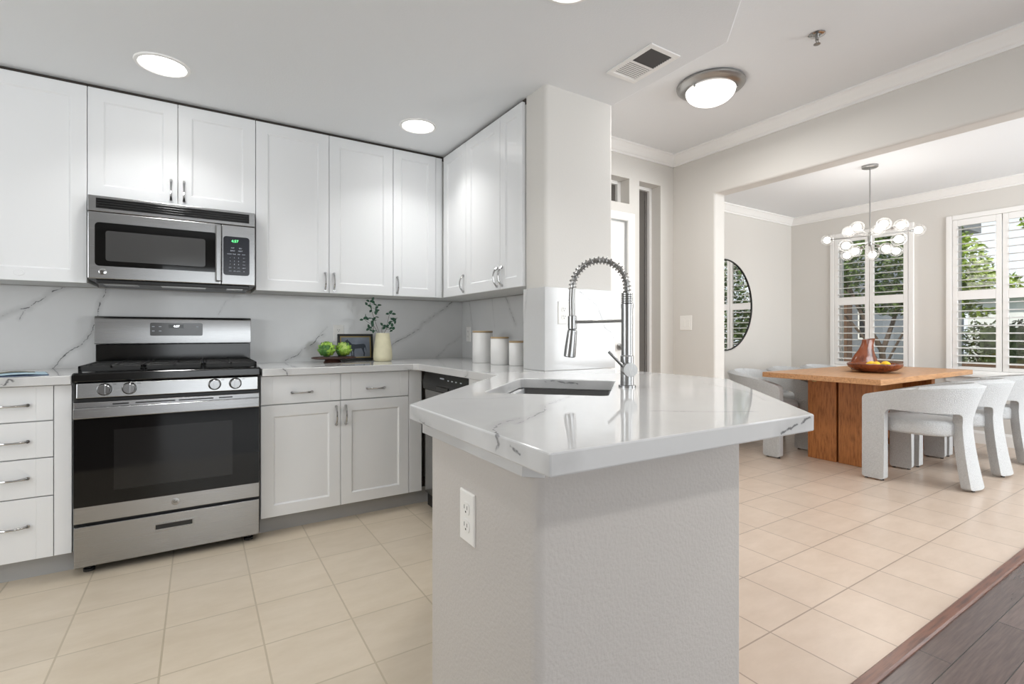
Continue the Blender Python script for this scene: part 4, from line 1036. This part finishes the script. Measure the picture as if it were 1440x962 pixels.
# ------------------------------------------------------------------ dining table and chairs
TX0, TX1, TY0, TY1, TZ = 4.27, 6.22, 1.645, 2.56, .757
t = thing('dining_table', 'long warm oak dining table on plank trestle ends', 'table', (5.2, 2.1, 0))
MB().box(TX0, TX1, TY0, TY1, TZ - .044, TZ).build('tabletop', M['table'], t, bevel=.004)
for x0, x1 in ((4.60, 4.68), (5.80, 5.88)):
    for y0, y1 in ((1.826, 2.085), (2.10, 2.335)):
        MB().box(x0, x1, y0, y1, 0, TZ - .0445).build('end_plank', M['tablev'], t, bevel=.004)
MB().box(4.681, 5.799, 2.05, 2.11, .12, TZ - .0445).build('stretcher_panel', M['tablev'], t, bevel=.004)
MB().box(4.597, 4.6005, 2.26, 2.295, .675, .683).build('maker_plate', M['gilt'], t)

def chair_proto():
    t = thing('dining_chair', 'x', 'chair', (0, 0, 0), 'boucle dining chairs')
    a, yf, y1, dep, thk = .262, .28, .02, .27, .066
    path = []
    for i in range(20): path.append(Vector((-a, yf - (yf - y1) * i / 20)))
    for i in range(61):
        q = math.pi * i / 60; path.append(Vector((-a * math.cos(q), y1 - dep * math.sin(q))))
    for i in range(1, 21): path.append(Vector((a, y1 + (yf - y1) * i / 20)))
    ln = [0]
    for p, q in zip(path[:-1], path[1:]): ln.append(ln[-1] + (q - p).length)
    L = ln[-1]
    def at(s):
        s = max(0, min(L, s))
        for i in range(len(ln) - 1):
            if s <= ln[i + 1] + 1e-9:
                k = (s - ln[i]) / (ln[i + 1] - ln[i]); d = (path[i + 1] - path[i]).normalized()
                return path[i].lerp(path[i + 1], k), Vector((d.y, -d.x))
    wl, wr = .145, .20
    def zt(s): return .635 + .105 * math.sin(math.pi * s / L) ** .9
    zb = .545
    pts = [(0, .012), (wl, .012), (wl, zb), (L / 2 - wr / 2, zb), (L / 2 - wr / 2, .012), (L / 2 + wr / 2, .012), (L / 2 + wr / 2, zb), (L - wl, zb), (L - wl, .012), (L, .012)]
    rad = [.02, .02, .045, .045, .02, .02, .045, .045, .02, .02]
    N = 24
    tops = [(L - L * i / N, zt(L - L * i / N)) for i in range(N + 1)]
    poly = pts + tops; rads = rad + [.06] + [0] * (N - 1) + [.06]
    poly = fillet(poly, rads, 5)
    bm = bmesh.new(); vs = [bm.verts.new((x, z, 0)) for x, z in poly]
    eds = [bm.edges.new((vs[i], vs[(i + 1) % len(vs)])) for i in range(len(vs))]
    bmesh.ops.triangle_fill(bm, use_beauty=True, use_dissolve=True, edges=eds)
    for k in range(1, 48):
        bmesh.ops.bisect_plane(bm, geom=bm.verts[:] + bm.edges[:] + bm.faces[:], plane_co=(L * k / 48, 0, 0), plane_no=(1, 0, 0))
    for k in range(1, 15):
        bmesh.ops.bisect_plane(bm, geom=bm.verts[:] + bm.edges[:] + bm.faces[:], plane_co=(0, .05 * k, 0), plane_no=(0, 1, 0))
    for v in bm.verts:
        s, z = v.co.x, v.co.y; p, nrm = at(s)
        if nrm.dot(p - Vector((0, y1))) < 0 and abs(p.y - y1) < .3: nrm = -nrm
        wgt = math.sin(math.pi * s / L) ** 2
        off = (.075 * max(0, (z - .47) / .27) ** 1.3 + .065 * max(0, (.47 - z) / .47) ** 1.5) * wgt
        p = p + nrm * off; v.co = (p.x, p.y, z)
    mb = MB(); mb.bm.free(); mb.bm = bm
    mb.build('frame', M['boucle'], t, True, bevel=.02, seg=3, solid=thk, angle=60)
    n = 56; L2 = []
    def seat(k):
        out = []
        for i in range(n):
            q = 2 * math.pi * i / n; c, s = math.cos(q), math.sin(q)
            x = abs(c) ** .75 * (1 if c > 0 else -1) * .218 * k
            y = (s * .225 if s < 0 else abs(s) ** .6 * .245) * (1 - (1 - k) * .9) + .0
            out.append((x, y))
        return out
    for k, z in ((.86, .365), (.97, .372), (1, .39), (1, .445), (.97, .465), (.86, .476), (.5, .480)):
        L2.append([(x, y, z) for x, y in seat(k)])
    MB().loops(L2).build('seat', M['boucle'], t, True, angle=70)
    for px, py in ((-a, .26), (-a, .16), (a, .26), (a, .16), (-.06, -.305), (.06, -.305)):
        MB().cyl((px, py, 0), .012, .02, 'z', 12).build('foot', M['foot'], t)
    return t
pr = chair_proto()
spots = [(4.60, 1.51, 0, 'white boucle chair at the front of the table, nearest the camera'),
         (5.27, 1.51, 0, 'white boucle chair in the near row, second from the left'),
         (5.93, 1.51, 0, 'white boucle chair in the near row, cut off by the right edge'),
         (4.585, 2.70, math.pi, 'white boucle chair behind the table, nearest the peninsula counter corner'),
         (5.25, 2.70, math.pi, 'white boucle chair behind the table, in front of the round mirror wall, second from left'),
         (5.92, 2.70, math.pi, 'white boucle chair behind the table, nearest the chandelier window')]
for i, (x, y, rz, lb) in enumerate(spots):
    c = pr if i == 0 else copy_tree(pr)
    c.location = (x, y, 0); c.rotation_euler = (0, 0, rz + (.03 if i == 0 else 0)); c['label'] = lb

# pitcher, bowl, lemons
bx, by = 5.06, 2.0
t = tag(MB().lathe([(.06, 0), (.10, .003), (.155, .020), (.192, .044), (.204, .066), (.203, .078), (.196, .082), (.184, .074), (.168, .058), (.12, .030), (.05, .018), (.004, .017)], (bx, by, TZ), 56).build('shallow_bowl', M['pitcher'], None, True), 'shallow polished brown bowl of lemons on the dining table', 'bowl')
def lemon(x, y, z, a, label):
    T = Matrix.Translation((x, y, z)) @ Matrix.Rotation(a, 4, 'Z')
    mb = MB(T); mb.lathe([(.003, -.045), (.009, -.041), (.02, -.032), (.03, -.016), (.033, 0), (.03, .016), (.02, .032), (.009, .041), (.003, .045)], (0, 0, 0), 20, 'x')
    tag(mb.build('lemon', M['lemon'], None, True), label, 'lemon', 'lemons in the bowl')
lemon(bx - .075, by - .045, TZ + .068, .4, 'left yellow lemon in the brown bowl on the table')
lemon(bx + .055, by - .065, TZ + .068, 1.2, 'right yellow lemon in the brown bowl on the table')
lemon(bx - .005, by + .02, TZ + .066, 2.2, 'middle yellow lemon in the brown bowl, behind the other two')
px, py = 5.30, 2.18
n = 40; L = []
for r, z, sh_, tilt in ((.075, 0, 0, 0), (.100, .006, 0, 0), (.112, .04, 0, 0), (.106, .09, .0, 0), (.084, .14, .006, 0), (.062, .19, .018, .04), (.051, .235, .030, .08), (.050, .265, .038, .14), (.054, .290, .044, .16), (.048, .288, .044, .16), (.044, .25, .038, .1), (.04, .2, .02, .05)):
    L.append([(px + (sh_ + r * math.cos(a)) * .845 , py + -(sh_ + r * math.cos(a)) * .534 + r * math.sin(a) * .6, TZ + z + r * math.cos(a) * tilt) for a in [2 * math.pi * i / n for i in range(n)]])
tag(MB().loops(L).build('pitcher', M['pitcher'], None, True), 'teardrop brown polished pitcher with slanted rim behind the lemon bowl', 'pitcher')

# ------------------------------------------------------------------ garden beyond the dining windows
struct(MB().box(6.8, 40, -12, 30, -.3, -.2).build('ground', M['grass']))
def leaves(mb, c, rad, n, ls):
    for _ in range(n):
        while True:
            d = Vector((random.uniform(-1, 1), random.uniform(-1, 1), random.uniform(-1, 1)))
            if .25 < d.length < 1: break
        p = Vector(c) + Vector((d.x * rad[0], d.y * rad[1], d.z * rad[2]))
        u = Vector((random.gauss(0, 1), random.gauss(0, 1), random.gauss(0, .7))).normalized(); w = u.cross(Vector((random.gauss(0, 1), random.gauss(0, 1), random.gauss(0, 1)))).normalized()
        l = ls * random.uniform(.7, 1.3)
        a, b, e, f = p - u * l, p + w * l * .38, p + u * l, p - w * l * .38
        mb.f([mb.v(a), mb.v(b), mb.v(e), mb.v(f)])
def tree(label, trunk, blobs, m, ls):
    t = thing('garden_tree', label, 'tree', (trunk[0][0][0][0], trunk[0][0][0][1], -.2), 'trees beyond the dining windows')
    mb = MB()
    for pts, r in trunk: mb.tube(pts, r, 10)
    mb.build('trunk', M['bark'], t, True)
    mb = MB()
    for c, rad, n in blobs: leaves(mb, c, rad, n, ls)
    mb.build('foliage', m, t)
tree('dark leafy tree with forked trunk outside the chandelier window', [([(10.6, 4.0, -.2), (10.55, 4.05, .8), (10.4, 4.2, 1.2), (10.3, 4.5, 2.0)], [.06, .05, .04, .03]), ([(10.55, 4.05, .75), (10.6, 3.9, 1.3), (10.7, 3.7, 2.2)], [.045, .035, .02]), ([(10.6, 4.0, .3), (10.5, 4.3, 1.0), (10.4, 4.7, 1.6)], [.03, .025, .015]), ([(10.6, 4.02, .5), (10.6, 3.8, 1.0), (10.6, 3.6, 1.4)], [.025, .02, .012])],
     [((10.6, 4.4, 2.75), (1.1, 1.5, 1.0), 6500), ((10.4, 5.4, 2.4), (.9, .9, .8), 3200), ((10.6, 3.95, 1.72), (.45, .55, .3), 1000)], M['leaves2'], .055)
tree('bright green tree seen left through the right-hand window', [([(9.6, 2.95, -.2), (9.6, 2.9, 1.4), (9.55, 2.85, 2.6)], [.08, .06, .03])],
     [((9.6, 2.72, 2.0), (.5, .40, .62), 1500), ((9.5, 2.4, 1.80), (.4, .42, .2), 650), ((9.6, 2.9, 1.25), (.3, .25, .45), 300), ((9.6, 2.6, 1.42), (.3, .35, .08), 160)], M['leaves'], .05)
tree('bright green tree at the far right through the right-hand window', [([(10.5, 1.5, -.2), (10.5, 1.5, 1.6), (10.5, 1.55, 2.4)], [.08, .06, .03])],
     [((10.5, 1.6, 1.95), (.6, .45, .4), 1300), ((10.4, 1.9, 2.75), (.5, .3, .25), 420)], M['leaves'], .05)
tree('leafy tree outside, seen only as a reflection in the round mirror', [([(12.9, -.9, -.2), (12.9, -.9, 1.6), (12.8, -.9, 2.6)], [.09, .07, .04])],
     [((12.9, -.9, 2.3), (1.0, 1.9, 1.8), 7500), ((12.9, -1.0, .8), (.9, 1.9, .9), 3000)], M['leaves2'], .065)
mb = MB(); mb.box(11.5, 12.06, 1.2, 2.95, -.2, 1.2)
for i in range(8): leaves(mb, (11.78 + random.uniform(-.06, .06), 1.3 + i * .245, .74), (.42, .28, .60), 900, .045)
t = tag(mb.build('garden_hedge', M['hedge']), 'clipped green hedge outside the right-hand dining window', 'hedge')
bl = thing('neighbour_house', 'grey-blue neighbouring house seen through the chandelier window', 'house', (16, 7, -.2))
MB().box(15, 20, 5.5, 13, -.2, 4.2).build('wall', M['stucco_grey'], bl)
MB().prism([(14.6, 5.2), (20.4, 5.2), (20.4, 13.4), (14.6, 13.4)], 4.2, 4.5).build('roof', M['roof'], bl)
f = MB().box(14.97, 15.02, 6.0, 6.3, .95, 1.75).build('window', M['trim'], bl)
MB().box(14.955, 14.975, 6.04, 6.26, 1.0, 1.7).build('pane', M['oven'], f)
MB().box(14.7, 15.0, 6.45, 7.1, -.2, 2.6).build('pilaster', M['boardbrown'], bl)
bl = thing('neighbour_house', 'white neighbouring house behind the hedge in the right-hand window', 'house', (18, 2, -.2))
MB().box(17, 22, -2, 4.6, -.2, 2.0).build('wall', M['stucco_white'], bl)
MB().prism([(16.7, -2.3), (22.3, -2.3), (22.3, 4.8), (16.7, 4.8)], 2.0, 2.12).build('roof', M['stucco_white'], bl)
fe = thing('garden_fence', 'low brown board fence at the foot of the right-hand window', 'fence', (9.0, 1.8, -.2))
for i in range(3): MB().box(9.0, 9.03, -.5, 4.4, .22 + i * .17, .37 + i * .17).build('rail_board', M['boardbrown'], fe)
for y in (-.4, 1.2, 2.8, 4.3): MB().box(9.03, 9.11, y - .04, y + .04, -.2, .78).build('post', M['boardbrown'], fe)
